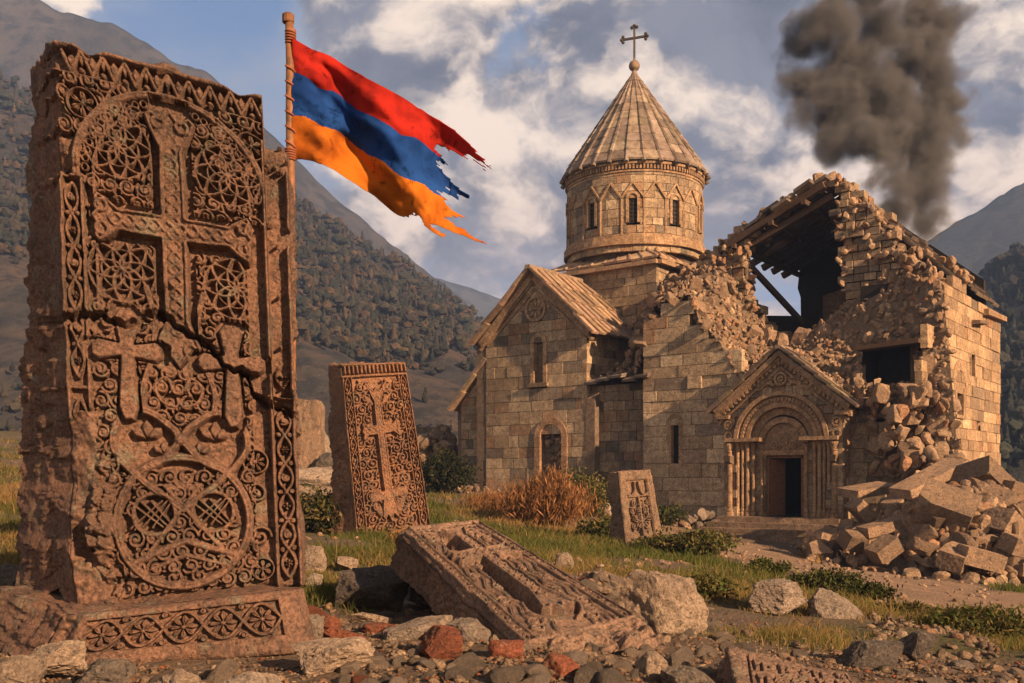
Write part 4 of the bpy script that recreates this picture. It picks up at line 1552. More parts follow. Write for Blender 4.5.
# ---- right side wall
r_poly = [(t_at(x, 0), z_at(y, 0, t_at(x, 0))) for x, y in ((958, 560), (958, 470), (957, 425), (921, 418), (922, 392), (927, 352), (930, 335), (940, 322), (940, 283), (952, 279), (970, 283), (972, 300), (982, 306), (1000.5, 310), (1000.5, 560))]
Ps0 = side(0)
mb = MB()
w1, w1z0, w1z1 = t_at(960, 0), z_at(415, 0, t_at(960, 0)), z_at(389, 0, t_at(960, 0))
w2, w2z0, w2z1 = t_at(973, 0), z_at(379, 0, t_at(973, 0)), z_at(352, 0, t_at(973, 0))
w3, w3z0, w3z1 = t_at(979, 0), z_at(436, 0, t_at(979, 0)), z_at(425, 0, t_at(979, 0))
TEND = t_at(1000.5, 0)
ashlar(mb, Ps0, .3, TEND, GB, 8.5, keep=lambda a, z: in_poly(r_poly, a, z), seed=41, ch=.37, bw=(.5, 1.3), jit=.014,
       holes=[(w1 - .7, w1 + .7, w1z0, w1z1), (w2 - .3, w2 + .3, w2z0 + .1, w2z1 - .1), (w3 - .25, w3 + .25, w3z0, w3z1)], tint=(1.08, 1.0, .92), palw=PALW2)
for q in ([(1.9, z_at(410, 0, 1)), (w1 - .6, z_at(410, 0, 1)), (w1 - .6, 6.0), (1.9, 5.2)], [(w1 + .7, GB), (TEND - .02, GB), (TEND - .02, 6.9), (w1 + .7, 6.9)], [(w1 - .7, GB), (w1 + .7, GB), (w1 + .7, w1z0), (w1 - .7, w1z0)],
          [(w1 - .65, w1z1), (w1 + .7, w1z1), (w1 + .7, 6.6), (w1 - .65, 6.4)], [(w1 - .65, w1z0), (w1 + .7, w1z0), (w1 + .7, w1z1), (w1 - .65, w1z1)]):
    backing(mb, Ps0, q, -.30 if q[0][1] == w1z0 and q[2][1] == w1z1 else -.16, -.8)
# far return wall and stub blocks at the base
backing(mb, lambda a, z, d: C(a, TEND - .3, z) - NF * d, [(0.1, GB), (8.5, GB), (8.5, 7.0), (.1, 7.0)], .0, -.5)
mb.build('side_wall', M_ASH, church)
mb = MB()
ta = t_at(983, 0)
mb.prism([Ps0(ta, 7.0 - .10, -.5), Ps0(TEND + .15, 7.1 - .10, -.5), Ps0(TEND + .15, 7.1 + .08, -.5), Ps0(ta, 7.12, -.5)],
         [Ps0(ta, 7.0 - .10, .2), Ps0(TEND + .15, 7.1 - .10, .2), Ps0(TEND + .15, 7.1 + .08, .2), Ps0(ta, 7.12, .2)], (.33, .22, .14))
mb.build('cornice', M_ASH, church)
mb = MB()
mb.prism([Ps0(t_at(971, 0), z_at(331, 0, 8), -.1), Ps0(t_at(980, 0), z_at(331, 0, 9), -.1), Ps0(t_at(980, 0), z_at(326, 0, 9), -.1), Ps0(t_at(971, 0), z_at(326, 0, 8), -.1)],
         [Ps0(t_at(971, 0), z_at(330, 0, 8), .3), Ps0(t_at(980, 0), z_at(330, 0, 9), .3), Ps0(t_at(980, 0), z_at(327, 0, 9), .3), Ps0(t_at(971, 0), z_at(327, 0, 8), .3)], (.2, .14, .1))
mb.build('corbel', M_ASH, church)
# rectangular window under a carved relieving arch, oval slit, putlog hole
mb = MB()
ring(mb, Ps0, w1, w1z1 - .08, .72, 1.05, -.1, .025, 9, (.38, .26, .165), .28, math.pi - .28)
mb.box(Ps0(w1 - .62, w1z0 - .12, -.2), Ps0(w1 + .62, w1z0 - .12, -.2) - Ps0(w1 - .62, w1z0 - .12, -.2), (0, 0, .12), NR * .26, (.33, .23, .15))
for s in (-1, 1):
    mb.box(Ps0(w1 + s * .52 - .11, w1z0, -.28), Ps0(w1 + .22, w1z0, -.28) - Ps0(w1, w1z0, -.28), (0, 0, w1z1 - w1z0 + .05), NR * .30, (.35, .24, .155))
wo = mb.build('window', M_ASH, church)
wo['label'] = 'square window under a low arch'
mb = MB()
mb.box(Ps0(w1 - .45, w1z0, -.27), Ps0(w1 + .45, w1z0, -.27) - Ps0(w1 - .45, w1z0, -.27), (0, 0, w1z1 - w1z0), NR * .02, (.02, .02, .02))
mb.build('pane', M_VOID, wo)
arched_window(Ps0, w2, w2z0, .5, w2z1 - w2z0, church, .10, .01, .2, False, False)
arched_window(Ps0, w3, w3z0, .36, w3z1 - w3z0, church, .08, .01, .2, False, False)

# ---- crossing base and dome
DC = np.array([5.26, 43.0])
DR = 2.88
zd0, zd1 = z_at(250, 0, 0) * 0 + 1 + (HOR - 252) * .043, 1 + (HOR - 180) * .043
q0, q1, p0, p1 = 10.9, 16.1, 3.4, 8.8
zt = 1 + (HOR - 266) * .0405
mb = MB()
ashlar(mb, front(p0), q0, q1, 4.5, zt, seed=51, dark=lambda a, z: .85, holes=[(14.95, 15.45, 8.3, 9.2)])
ashlar(mb, side(q0), p0, p1, 4.5, zt, seed=52)
backing(mb, front(p0), [(q0 + .05, 4.5), (q1, 4.5), (q1, zt - .02), (q0 + .05, zt - .02)], -.26, -.7)
backing(mb, side(q0), [(p0 + .3, 4.5), (p1, 4.5), (p1, zt - .02), (p0 + .3, zt - .02)], -.16, -.7)
backing(mb, side(q1), [(p0 + .3, 4.5), (p1, 4.5), (p1, zt - .02), (p0 + .3, zt - .02)], 0, -.5)
mb.build('crossing_base', M_ASH, church)
arched_window(front(p0), 15.2, 8.3, .42, .95, church, .12, .03, .22, False, False)
mb = MB()
for (a, b) in (((q0 - .2, p0 - .2), (q1 + .2, p0 - .2)), ((q0 - .2, p0 - .2), (q0 - .2, p1))):
    A, B = C(*a, zt), C(*b, zt)
    m = C((a[0] + b[0]) / 2, (a[1] + b[1]) / 2, zt)
    top = np.array([*DC, zt + 1.3])
    inw = (top - m) * np.array([1, 1, 0])
    mb2 = mb
    roof_tiles(mb, A, B, B * .45 + A * .05 + np.array([*DC, 0]) * .5 + np.array([0, 0, zt * .5 + .95]), A * .45 + B * .05 + np.array([*DC, 0]) * .5 + np.array([0, 0, zt * .5 + .95]), 9, 2, .1, .02, 55, col=(.36, .25, .165))
mb.build('crossing_roof', M_ROOF, church)
mb = MB()
for (a, b) in (((q0 - .12, p0 - .12), (q1 + .12, p0 - .12)), ((q0 - .12, p0 - .12), (q0 - .12, p1))):
    mb.bar(C(*a, zt - .08), C(*b, zt - .08), .36, .17, col=(.34, .23, .15))
mb.build('cornice', M_ASH, church)


def drum_P(a, z, d):
    th = a / DR
    return np.array([DC[0] + (DR + d) * math.sin(th), DC[1] - (DR + d) * math.cos(th), z])


mb = MB()
per = 2 * math.pi * DR
nwin = 10
wth = [R(-8 + 36 * k) for k in range(nwin)]
wz = zd0 + .55
wh = 1.15
holes = []
for th in wth:
    a = (th % (2 * math.pi)) * DR
    holes.append((a - .28, a + .28, wz - .1, wz + wh - .1))
ashlar(mb, drum_P, 0, per, zd0 - .6, zd1, seed=61, ch=.34, bw=(.35, .62), holes=holes, jit=.008, depth=.15)
mb.lathe((DC[0], DC[1], 0), [(DR - .32, zd0 - 1), (DR - .32, zd1)], 40, (.12, .09, .07))
drum = mb.build('drum', M_ASH, church)
for th in wth:
    arched_window(drum_P, th * DR, wz, .34, wh, church, .11, .05, .16, False, True, tint=(.36, .24, .15))
# mouldings and the arcade with pointed hoods
mb = MB()
for (z, h, d, n) in ((zd0 - .34, .30, .15, 44), (zd0 - .02, .12, .07, 44), (zd1 - .50, .07, .04, 60), (zd1 - .20, .20, .11, 50)):
    for k in range(n):
        x0, x1 = per * k / n, per * (k + .985) / n
        q = [(x0, z), (x1, z), (x1, z + h), (x0, z + h)]
        mb.prism([drum_P(u, v, -.1) for u, v in q], [drum_P(u, v, d) for u, v in q], np.array((.36, .24, .15)) * rng.uniform(.85, 1.15))
    if z == zd0 - .02:
        mb.build('moulding', M_ASH, drum)
        mb = MB()
for k in range(130):
    a = per * k / 130
    q = [(a, zd1 - .40), (a + .075, zd1 - .40), (a + .075, zd1 - .22), (a, zd1 - .22)]
    mb.prism([drum_P(u, v, -.05) for u, v in q], [drum_P(u, v, .09) for u, v in q], (.33, .22, .14))
mb.build('moulding', M_ASH, drum)
mb = MB()
for k in range(2 * nwin):
    th = R(-8 + 18 * k)
    a = th * DR
    w = per / nwin / 4
    zb, zp = (zd1 - 1.55, zd1 - .92) if k % 2 == 0 else (zd1 - 1.55, zd1 - .92)
    for s in (-1, 1):
        mb.bar(drum_P(a + s * w, zb, .03), drum_P(a, zp, .03), .075, .09, up=drum_P(a, 0, 1) - drum_P(a, 0, 0), col=(.37, .25, .155))
    mb.bar(drum_P(a + w, zd0 + .1, .005), drum_P(a + w, zb + .05, .005), .07, .08, up=(1, 0, 0), col=(.35, .235, .15))
mb.build('blind_arcade', M_ASH, drum)
# conical roof of ribbed stone
mb = MB()
zr0, zr1 = zd1 - .05, 1 + (HOR - 74) * .043
RR = DR + .17
ns, nr_ = 28, 11
r_ = np.random.default_rng(5)
for i in range(ns):
    t0, t1 = 2 * math.pi * i / ns, 2 * math.pi * (i + 1) / ns
    tm = (t0 + t1) / 2
    for j in range(nr_):
        f0, f1 = j / nr_, (j + 1.08) / nr_
        f1 = min(f1, .995)
        ra_, rb_ = RR * (1 - f0), RR * (1 - f1)
        za, zb_ = zr0 + (zr1 - zr0) * f0, zr0 + (zr1 - zr0) * f1
        o_ = .075 + r_.normal(0, .012)
        c = np.array((.215, .168, .130)) * r_.uniform(.5, 1.3) * np.array([1, r_.uniform(.93, 1.03), r_.uniform(.9, 1.05)])

        def cp(rad, th, z, up=0.0):
            return np.array([DC[0] + rad * math.sin(th), DC[1] - rad * math.cos(th), z + up])
        e = .012 * 2 * math.pi / ns * 4
        bot = [cp(ra_ + o_ * .5, t0 + e, za - .02), cp(ra_ + o_ * .5, t1 - e, za - .02), cp(rb_ + .01, t1 - e, zb_), cp(rb_ + .01, t0 + e, zb_)]
        topq = [cp(ra_ + o_, t0 + e, za + .05), cp(ra_ + o_, t1 - e, za + .05), cp(rb_ + .06, t1 - e, zb_ + .05), cp(rb_ + .06, t0 + e, zb_ + .05)]
        mb.prism(bot, topq, c)
        rw = max(.035, .10 * (1 - f0 * .7))
        p, q = cp(ra_ + .10, t0, za - (.12 if j == 0 else 0)), cp(rb_ + .075, t0, zb_)
        mb.tube([p, q], [rw, rw * .86], 6, c * r_.uniform(.75, 1.05))
mb.lathe((DC[0], DC[1], 0), [(RR - .05, zr0 - .06), (RR - .05, zr0), (.05, zr1 - .05)], 40, (.12, .09, .07))
cone = mb.build('conical_roof', M_ROOF, church)
mb = MB()
zc = 1 + (HOR - 66) * .043
prof = [(.10, zc - .55), (.16, zc - .40), (.10, zc - .26)] + [(.24 * math.cos(a), zc + .24 * math.sin(a)) for a in np.linspace(-1.2, 1.4, 9)] + [(.05, zc + .34)]
mb.lathe((DC[0], DC[1], 0), prof, 20, (.2, .14, .1))
mb.build('finial_ball', M_ROOF, cone, True)
mb = MB()
zx0, zx1 = zc + .2, 1 + (HOR - 25) * .043
zarm = zx0 + (zx1 - zx0) * .64
cx = np.array([DC[0], DC[1], 0])
ax = np.array([.93, -.36, 0])
mb.bar(cx + (0, 0, zx0), cx + (0, 0, zx1 - .1), .09, .07, up=(0, 1, 0))
mb.bar(cx - ax * .5 + (0, 0, zarm), cx + ax * .5 + (0, 0, zarm), .07, .09)
for e, d in ((cx + ax * .5 + (0, 0, zarm), ax), (cx - ax * .5 + (0, 0, zarm), -ax), (cx + (0, 0, zx1 - .1), np.array([0, 0, 1.]))):
    s = np.array([0, 0, 1.]) if abs(d[2]) < .5 else ax
    for q in (e + d * .07, e + s * .11, e - s * .11):
        mb.lathe(q - (0, 0, 0), [(.02, -.075), (.06, -.045), (.075, 0), (.06, .045), (.02, .075)], 10)
mb.build('finial_cross', M_IRON, cone)

# ---- portal porch
PT = -.65
Pp = front(PT)
PS0, PS1 = s_at(843, PT), s_at(724, PT)
PM = (PS0 + PS1) / 2
pe, pa = z_at(404, PM, PT), z_at(352, PM, PT)
zf = z_at(517, PM, PT)
zs = z_at(441, PM, PT)
hw = (PS1 - PS0) / 2
kp = (pa - pe) / (hw + .1)
STN = (.31, .205, .135)
AM = PM + .02
porch = MB()
jw = hw * .80
halfp = [(-kp, 1, pe - kp * (PS0 - .1)), (kp, 1, pe + kp * (PS1 + .1))]
# spandrels: blocks outside the outer arch, cut to the gable
RO = jw
ashlar(porch, Pp, PS0, PS1, zf - .6, pa, half=halfp, keep=lambda a, z: (abs(a - AM) > RO if z < zs else math.hypot(a - AM, z - zs) > RO + .02), seed=71, ch=.3, bw=(.18, .38), jit=.006, joint=.004, dark=lambda a, z: .85)
backing(porch, Pp, [(PS0, zf - .6), (AM - RO - .02, zf - .6), (AM - RO - .02, pe), (PS0, pe)], -.1, -.7, STN)
backing(porch, Pp, [(AM + RO + .02, zf - .6), (PS1, zf - .6), (PS1, pe), (AM + RO + .02, pe)], -.1, -.7, STN)
n = 20
for k in range(n):
    x0, x1 = math.pi * k / n, math.pi * (k + 1) / n
    q = [(AM - RO * math.cos(x), zs + RO * math.sin(x)) for x in (x0, x1)]
    tp = [min(pa - .05 - kp * abs(u - PM), 99) for u, v in q]
    loop = [(q[0][0], q[0][1]), (q[1][0], q[1][1]), (q[1][0], max(tp[1], q[1][1] + .02)), (q[0][0], max(tp[0], q[0][1] + .02))]
    backing(porch, Pp, loop, -.09, -.7, STN)
portal = porch.build('portal', M_ASH, church)
# gable mouldings, cornice and roof
mb = MB()
for s in (-1, 1):
    e = PM + s * (hw + .30)
    ez = pe - kp * .2
    raked(mb, Pp, e, ez + .02, PM, pa + .05, .15, -.5, .22, (.27, .185, .125), 10)
    raked(mb, Pp, e, ez - .14, PM, pa - .12, .09, -.3, .13, (.33, .22, .14), 14)
    for k in range(17):
        f = (k + .5) / 17
        a, z = e + (PM - e) * f, ez - .26 + (pa - .24 - ez + .26) * f
        q = [(a - .05, z - .11), (a + .05, z - .11), (a + .05, z + .02), (a - .05, z + .02)]
        mb.prism([Pp(u, v, -.05) for u, v in q], [Pp(u, v, .09) for u, v in q], np.array((.35, .235, .15)) * rng.uniform(.85, 1.15))
    raked(mb, Pp, e - s * .1, ez - .40, PM, pa - .46, .06, -.05, .05, (.31, .205, .135), 14)
    c_ = PM + s * (hw - .02)
    mb.box(Pp(c_ - .22, pe - .42, -.05), Pp(c_ + .22, pe - .42, -.05) - Pp(c_ - .22, pe - .42, -.05), (0, 0, .12), NF * .22, (.3, .2, .13))
mb.build('gable_moulding', M_ASH, portal)
mb = MB()
for s in (-1, 1):
    e = PM + s * (hw + .42)
    A, B = C(e, PT - .28, pe - kp * .32 + .04), C(e, .1, pe - kp * .32 + .04)
    roof_tiles(mb, A, B, C(PM, .1, pa + .09), C(PM, PT - .28, pa + .09), 2, 6, .07, .015, 73, col=(.19, .14, .10))
mb.bar(C(PM, PT - .32, pa + .14), C(PM, .1, pa + .14), .16, .12, col=(.2, .14, .1))
mb.build('portal_roof', M_ROOF, portal)
# side cheeks
mb = MB()
ashlar(mb, side(PS0), PT, 0, zf - .6, pe - .15, seed=74, bw=(.3, .65))
mb.build('portal_cheek', M_ASH, portal)
mb = MB()
ashlar(mb, lambda a, z, d: C(PS1, a, z) - NR * d, PT, 0, zf - .6, pe - .15, seed=75, bw=(.3, .65))
mb.build('portal_cheek', M_ASH, portal)
# medallion in the gable with scrolls
mb = MB()
mz = pa - .86
ring(mb, Pp, PM, mz, .15, .22, -.02, .09, 18, (.34, .225, .14), 0, 2 * math.pi)
ring(mb, Pp, PM, mz, .02, .11, -.02, .07, 10, (.33, .22, .14), 0, 2 * math.pi)
mb.build('medallion', M_ASH, portal)
for s in (-1, 1):
    mb = MB()
    t = np.linspace(0, 1, 14)
    mb.tube([Pp(PM + s * (.24 + .55 * k), mz - .22 + .10 * math.sin(k * 5), .03) for k in t], [.05 * (1 - .6 * k) + .012 for k in t], 6, (.33, .22, .14))
    for q in range(3):
        ring(mb, Pp, PM + s * (.33 + .17 * q), mz - .02 - .10 * q, .035, .075, -.02, .05, 10, (.33, .22, .14), 0, 2 * math.pi)
    mb.build('scroll', M_ASH, portal)
    mb = MB()
    ring(mb, Pp, PM + s * (hw - .18), pe - .62, .10, .16, -.02, .06, 12, (.33, .22, .14), 0, 2 * math.pi)
    ring(mb, Pp, PM + s * (hw - .18), pe - .62, .01, .06, -.02, .06, 8, (.33, .22, .14), 0, 2 * math.pi)
    ring(mb, Pp, PM + s * (hw - .18), pe - .98, .09, .15, -.02, .06, 12, (.33, .22, .14), 0, 2 * math.pi)
    mb.build('roundel', M_ASH, portal)
# archivolt orders stepping back
mb = MB()
ring(mb, Pp, AM, zs, RO - .13, RO, -.5, .10, 26, (.33, .22, .14), seed=3)
ring(mb, Pp, AM, zs, RO - .36, RO - .14, -.5, -.03, 30, (.30, .20, .13), seed=4)
for k in range(34):
    x = math.pi * (k + .5) / 34
    a, z = AM - (RO - .25) * math.cos(x), zs + (RO - .25) * math.sin(x)
    ring(mb, Pp, a, z, .008, .058, -.06, .035, 6, (.34, .23, .145), 0, 2 * math.pi, .05)
ring(mb, Pp, AM, zs, RO - .50, RO - .37, -.5, -.02, 26, (.34, .225, .14), seed=5)
ring(mb, Pp, AM, zs, RO - .74, RO - .51, -.6, -.20, 26, (.27, .18, .12), seed=6)
ring(mb, Pp, AM, zs - .06, RO - .94, RO - .75, -.6, -.16, 30, (.33, .22, .14), seed=7, gap=.06)
mb.build('archivolt', M_ASH, portal)
RI = RO - .95
dw = (s_at(769, PT) - s_at(808, PT)) / 2 * .98
zdt = z_at(455, PM, PT)
mb = MB()
zty = zs - .06
pts = [(AM - RI, zdt + .17)] + [(AM - RI * math.cos(x), max(zty + RI * math.sin(x), zdt + .18)) for x in np.linspace(0, math.pi, 18)] + [(AM + RI, zdt + .17)]
mb.prism([Pp(u, v, -.6) for u, v in pts], [Pp(u, v, -.26) for u, v in pts], (.26, .175, .115))
for (u, v, r0, r1) in ((0, .36, .10, .16), (0, .36, .02, .07), (-.32, .22, .08, .13), (.32, .22, .08, .13), (-.32, .22, .01, .05), (.32, .22, .01, .05), (-.16, .14, .04, .07), (.16, .14, .04, .07)):
    ring(mb, Pp, AM + u, zdt + .12 + v, r0, r1, -.27, -.21, 12, (.31, .205, .13), 0, 2 * math.pi)
mb.box(Pp(AM - RI - .1, zdt, -.6), Pp(AM + RI + .1, zdt, -.6) - Pp(AM - RI - .1, zdt, -.6), (0, 0, .165), NF * .38, (.31, .205, .13))
mb.build('tympanum', M_ASH, portal)
# jambs and clustered columns
mb = MB()
for s in (-1, 1):
    mb = MB()
    for (x0, x1, d) in ((dw, RI + .06, -.28), (RI + .06, RO - .5, -.32), (RO - .5, RO, -.24)):
        a0, a1 = sorted((AM + s * x0, AM + s * x1))
        ashlar(mb, lambda a, z, dd, d=d: Pp(a, z, d + dd), a0, a1, zf - .3, zs - .02, seed=80 + int(x0 * 10), ch=.42, bw=(.4, .9), jit=.004, depth=.3, joint=.003, dark=lambda a, z: .85)
    mb.build('jamb', M_ASH, portal)
for s in (-1, 1):
    for (x, d, r, top_) in ((RO + .16, .02, .085, zs - .05), (RO - .06, -.12, .062, zs), (RO - .22, -.15, .055, zs), (RO - .38, -.17, .062, zs), (RO - .56, -.22, .055, zs), (RI + .10, -.24, .05, zs - .1)):
        mb = MB()
        p = Pp(AM + s * x, 0, d)
        prof = [(r * 1.7, zf), (r * 1.7, zf + .10), (r * 1.3, zf + .13), (r * 1.45, zf + .19), (r, zf + .25), (r * .97, top_ - .30), (r * 1.25, top_ - .27), (r * 1.05, top_ - .23), (r * 1.55, top_ - .09), (r * 1.7, top_ - .07), (r * 1.7, top_)]
        mb.lathe((p[0], p[1], 0), prof, 16, np.array((.34, .225, .14)) * rng.uniform(.85, 1.1))
        mb.build('column', M_ASH, portal)
    mb = MB()
    a0, a1 = sorted((AM + s * (RI + .02), AM + s * (RO + .30)))
    mb.box(Pp(a0, zs + .002, -.4), Pp(a1, zs, -.4) - Pp(a0, zs, -.4), (0, 0, .12), NF * .56, (.33, .22, .14))
    mb.build('impost', M_ASH, portal)
    mb = MB()
    bx_ = AM + s * (RO + .16)
    mb.prism([Pp(bx_ - .12, zs - .75, -.02), Pp(bx_ + .12, zs - .75, -.02), Pp(bx_ + .12, zs - .45, -.02), Pp(bx_ - .12, zs - .45, -.02)],
             [Pp(bx_ - .09, zs - .66, .2), Pp(bx_ + .09, zs - .66, .2), Pp(bx_ + .12, zs - .46, .26), Pp(bx_ - .12, zs - .46, .26)], (.2, .14, .1))
    mb.build('corbel', M_ASH, portal)
# door: frame, one leaf folded inward, passage with its darkness painted on
mb = MB()
for s in (-1, 1):
    mb.box(Pp(AM + s * (dw - .05) - .05, zf, -.52), Pp(.1, 0, 0) - Pp(0, 0, 0), (0, 0, zdt - zf), NF * .16, (.2, .1, .05))
mb.box(Pp(AM - dw, zdt - .09, -.52), Pp(AM + dw, 0, 0) - Pp(AM - dw, 0, 0), (0, 0, .088), NF * .16, (.2, .1, .05))
fr_ = mb.build('door_frame', M_DOOR, portal)
mb = MB()
hing = Pp(AM + dw - .10, 0, -.42)
dirn = (-NF * .62 + (-US[0] * -1 * 0, 0, 0) + np.array([*(-US), 0]) * .34)
dirn = dirn / np.linalg.norm(dirn)
nn = np.cross(dirn, (0, 0, 1))
for k in range(5):
    mb.box(hing + dirn * (.115 * k) + (0, 0, zf + .02), dirn * .108, (0, 0, zdt - zf - .14), nn * .05)
for k in range(6):
    mb.bar(hing + dirn * .02 + nn * .06 + (0, 0, zf + .2 + k * .28), hing + dirn * .54 + nn * .06 + (0, 0, zf + .34 + k * .28), .03, .05)
    mb.bar(hing + dirn * .54 + nn * .06 + (0, 0, zf + .2 + k * .28), hing + dirn * .02 + nn * .06 + (0, 0, zf + .34 + k * .28), .03, .05)
mb.build('door_leaf', M_DOOR, portal)
mb = MB()
a0, a1 = AM - dw - .5, AM + dw + .5
for q in ((a0, a0 + .05), (a1 - .05, a1)):
    mb.prism([Pp(q[0], zf - .1, -.62), Pp(q[1], zf - .1, -.62), Pp(q[1], zf - .1, -5), Pp(q[0], zf - .1, -5)], [Pp(q[0], zdt + .5, -.62), Pp(q[1], zdt + .5, -.62), Pp(q[1], zdt + .5, -5), Pp(q[0], zdt + .5, -5)], (.1, .08, .06))
mb.prism([Pp(a0, zf - .1, -5), Pp(a1, zf - .1, -5), Pp(a1, zf - .1, -5.1), Pp(a0, zf - .1, -5.1)], [Pp(a0, zdt + .5, -5), Pp(a1, zdt + .5, -5), Pp(a1, zdt + .5, -5.1), Pp(a0, zdt + .5, -5.1)], (.1, .08, .06))
mb.prism([Pp(a0, zdt + .5, -.62), Pp(a1, zdt + .5, -.62), Pp(a1, zdt + .5, -5.1), Pp(a0, zdt + .5, -5.1)], [Pp(a0, zdt + .6, -.62), Pp(a1, zdt + .6, -.62), Pp(a1, zdt + .6, -5.1), Pp(a0, zdt + .6, -5.1)], (.1, .08, .06))
mb.prism([Pp(a0, zf - .2, -.3), Pp(a1, zf - .2, -.3), Pp(a1, zf - .2, -5.1), Pp(a0, zf - .2, -5.1)], [Pp(a0, zf - .01, -.3), Pp(a1, zf - .01, -.3), Pp(a1, zf - .01, -5.1), Pp(a0, zf - .01, -5.1)], (.1, .08, .06))
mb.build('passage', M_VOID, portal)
# steps
mb = MB()
nst = 4
zg = z_at(541, PM, PT - 1.5)
for k in range(nst):
    z1_ = zf - (zf - zg) * k / nst - .004
    z0_ = zg - .6
    dd = .15 + .36 * (k + 1)
    ww = hw + .05 + .16 * k
    x = PM - ww
    while x < PM + ww - .01:
        x2 = min(x + rng.uniform(.7, 1.4), PM + ww)
        if PM + ww - x2 < .4:
            x2 = PM + ww
        mb.prism([Pp(x, z0_, -.3 if k == 0 else dd - .36), Pp(x2 - .008, z0_, -.3 if k == 0 else dd - .36), Pp(x2 - .008, z0_, dd), Pp(x, z0_, dd)],
                 [Pp(x, z1_, -.3 if k == 0 else dd - .36), Pp(x2 - .008, z1_, -.3 if k == 0 else dd - .36), Pp(x2 - .008, z1_, dd), Pp(x, z1_, dd)], np.array((.25, .18, .13)) * rng.uniform(.8, 1.2))
        x = x2
mb.build('steps', M_ASH, portal)

# ------------------------------------------------------------------ rocks
def ico(sub):
    bm = bmesh.new()
    bmesh.ops.create_icosphere(bm, subdivisions=sub, radius=1)
    V = np.array([v.co[:] for v in bm.verts])
    Fc = np.array([[v.index for v in f.verts] for f in bm.faces])
    bm.free()
    return V, Fc


ICO = {k: ico(k) for k in (1, 2, 3, 4, 5)}


def cube_grid(n):
    bm = bmesh.new()
    bmesh.ops.create_cube(bm, size=2)
    bmesh.ops.subdivide_edges(bm, edges=bm.edges[:], cuts=n, use_grid_fill=True)
    bmesh.ops.triangulate(bm, faces=bm.faces[:])
    V = np.array([v.co[:] for v in bm.verts])
    Fc = np.array([[v.index for v in f.verts] for f in bm.faces])
    bm.free()
    return V, Fc


ICO['c'] = cube_grid(13)
ICO['d'] = cube_grid(22)


def rock_verts(sub, seed, cuts=12, box=0.0, rough=.05, dims=(1, 1, 1), lo=.42, hi=.85):
    """Angular stone: a sphere (or rounded box) cut by random planes, then roughened; fits roughly in +-dims."""
    r = np.random.default_rng(seed)
    V = ICO[sub][0].copy()
    if box:
        m = np.abs(V).max(1, keepdims=True)
        V = V * (1 - box) * 1.0 + box * (V / m) * .80
    for k in range(cuts):
        n = r.normal(size=3)
        n /= np.linalg.norm(n)
        d = r.uniform(lo, hi) * (1.25 if box else 1)
        e = V @ n - d
        V = V - np.clip(e, 0, None)[:, None] * n 
    sc = np.array(dims) / np.abs(V).max(0)
    V = V * sc
    if rough and sub != 1:
        s = np.mean(dims)
        q = V / s
        nn = V / (np.linalg.norm(V, axis=1, keepdims=True) + 1e-9)
        V = V + nn * ((fbm(q * 1.6 + seed * 3.1, 3, seed) * .55 + fbm(q * 5 + seed, 3, seed + 1) * .35 - np.abs(fbm(q * 3.3 + seed, 4, seed + 4)) * .5 + fbm(q * 13, 2, seed + 2) * .16) * rough * s)[:, None]
    return V


def rot(rx, ry, rz):
    cx_, sx, cy_, sy, cz, sz_ = math.cos(rx), math.sin(rx), math.cos(ry), math.sin(ry), math.cos(rz), math.sin(rz)
    X = np.array([[1, 0, 0], [0, cx_, -sx], [0, sx, cx_]])
    Y = np.array([[cy_, 0, sy], [0, 1, 0], [-sy, 0, cy_]])
    Z = np.array([[cz, -sz_, 0], [sz_, cz, 0], [0, 0, 1]])
    return Z @ Y @ X


STONE_ME = {}


def stone_mesh(kind, k, mat):
    """Shared meshes for repeated small stones."""
    key = (kind, k, mat.name)
    if key not in STONE_ME:
        if kind == 'block':
            V = rock_verts('c', 300 + k, 9, 0, .035, (1, rng.uniform(.6, .85), rng.uniform(.45, .7)), .95, 1.45)
        elif kind == 'round':
            V = rock_verts(3, 500 + k, 13, .1, .08, (1, rng.uniform(.65, .95), rng.uniform(.45, .7)), .45, .85)
        elif kind == 'slab':
            V = rock_verts('c', 700 + k, 10, 0, .03, (1, rng.uniform(.5, .8), rng.uniform(.16, .3)), .95, 1.4)
        else:
            V = rock_verts(3, 100 + k, 16, .45, .045, (1, rng.uniform(.5, .85), rng.uniform(.35, .7)), .38, .80)
        c = np.ones((len(V), 3)) * np.array([.30, .21, .145])
        sub = 'c' if kind in ('block', 'slab') else 3
        me = mesh_arr(V, ICO[sub][1], c, False)
        me.materials.append(mat)
        STONE_ME[key] = me
    return STONE_ME[key]


def put_stone(name, kind, k, mat, loc, size, rotv, label=None, cat=None, group=None, parent=None, scale=(1, 1, 1)):
    o = bpy.data.objects.new(name, stone_mesh(kind, k, mat))
    COL.objects.link(o)
    off = np.zeros(3)
    if parent is not None:
        o.parent = parent
        off = np.array(parent.location)
    o.location = tuple(np.asarray(loc) - off)
    o.scale = tuple(size * np.array(scale))
    o.rotation_euler = rotv
    if label:
        tag(o, label, cat, group, 'thing')
    return o


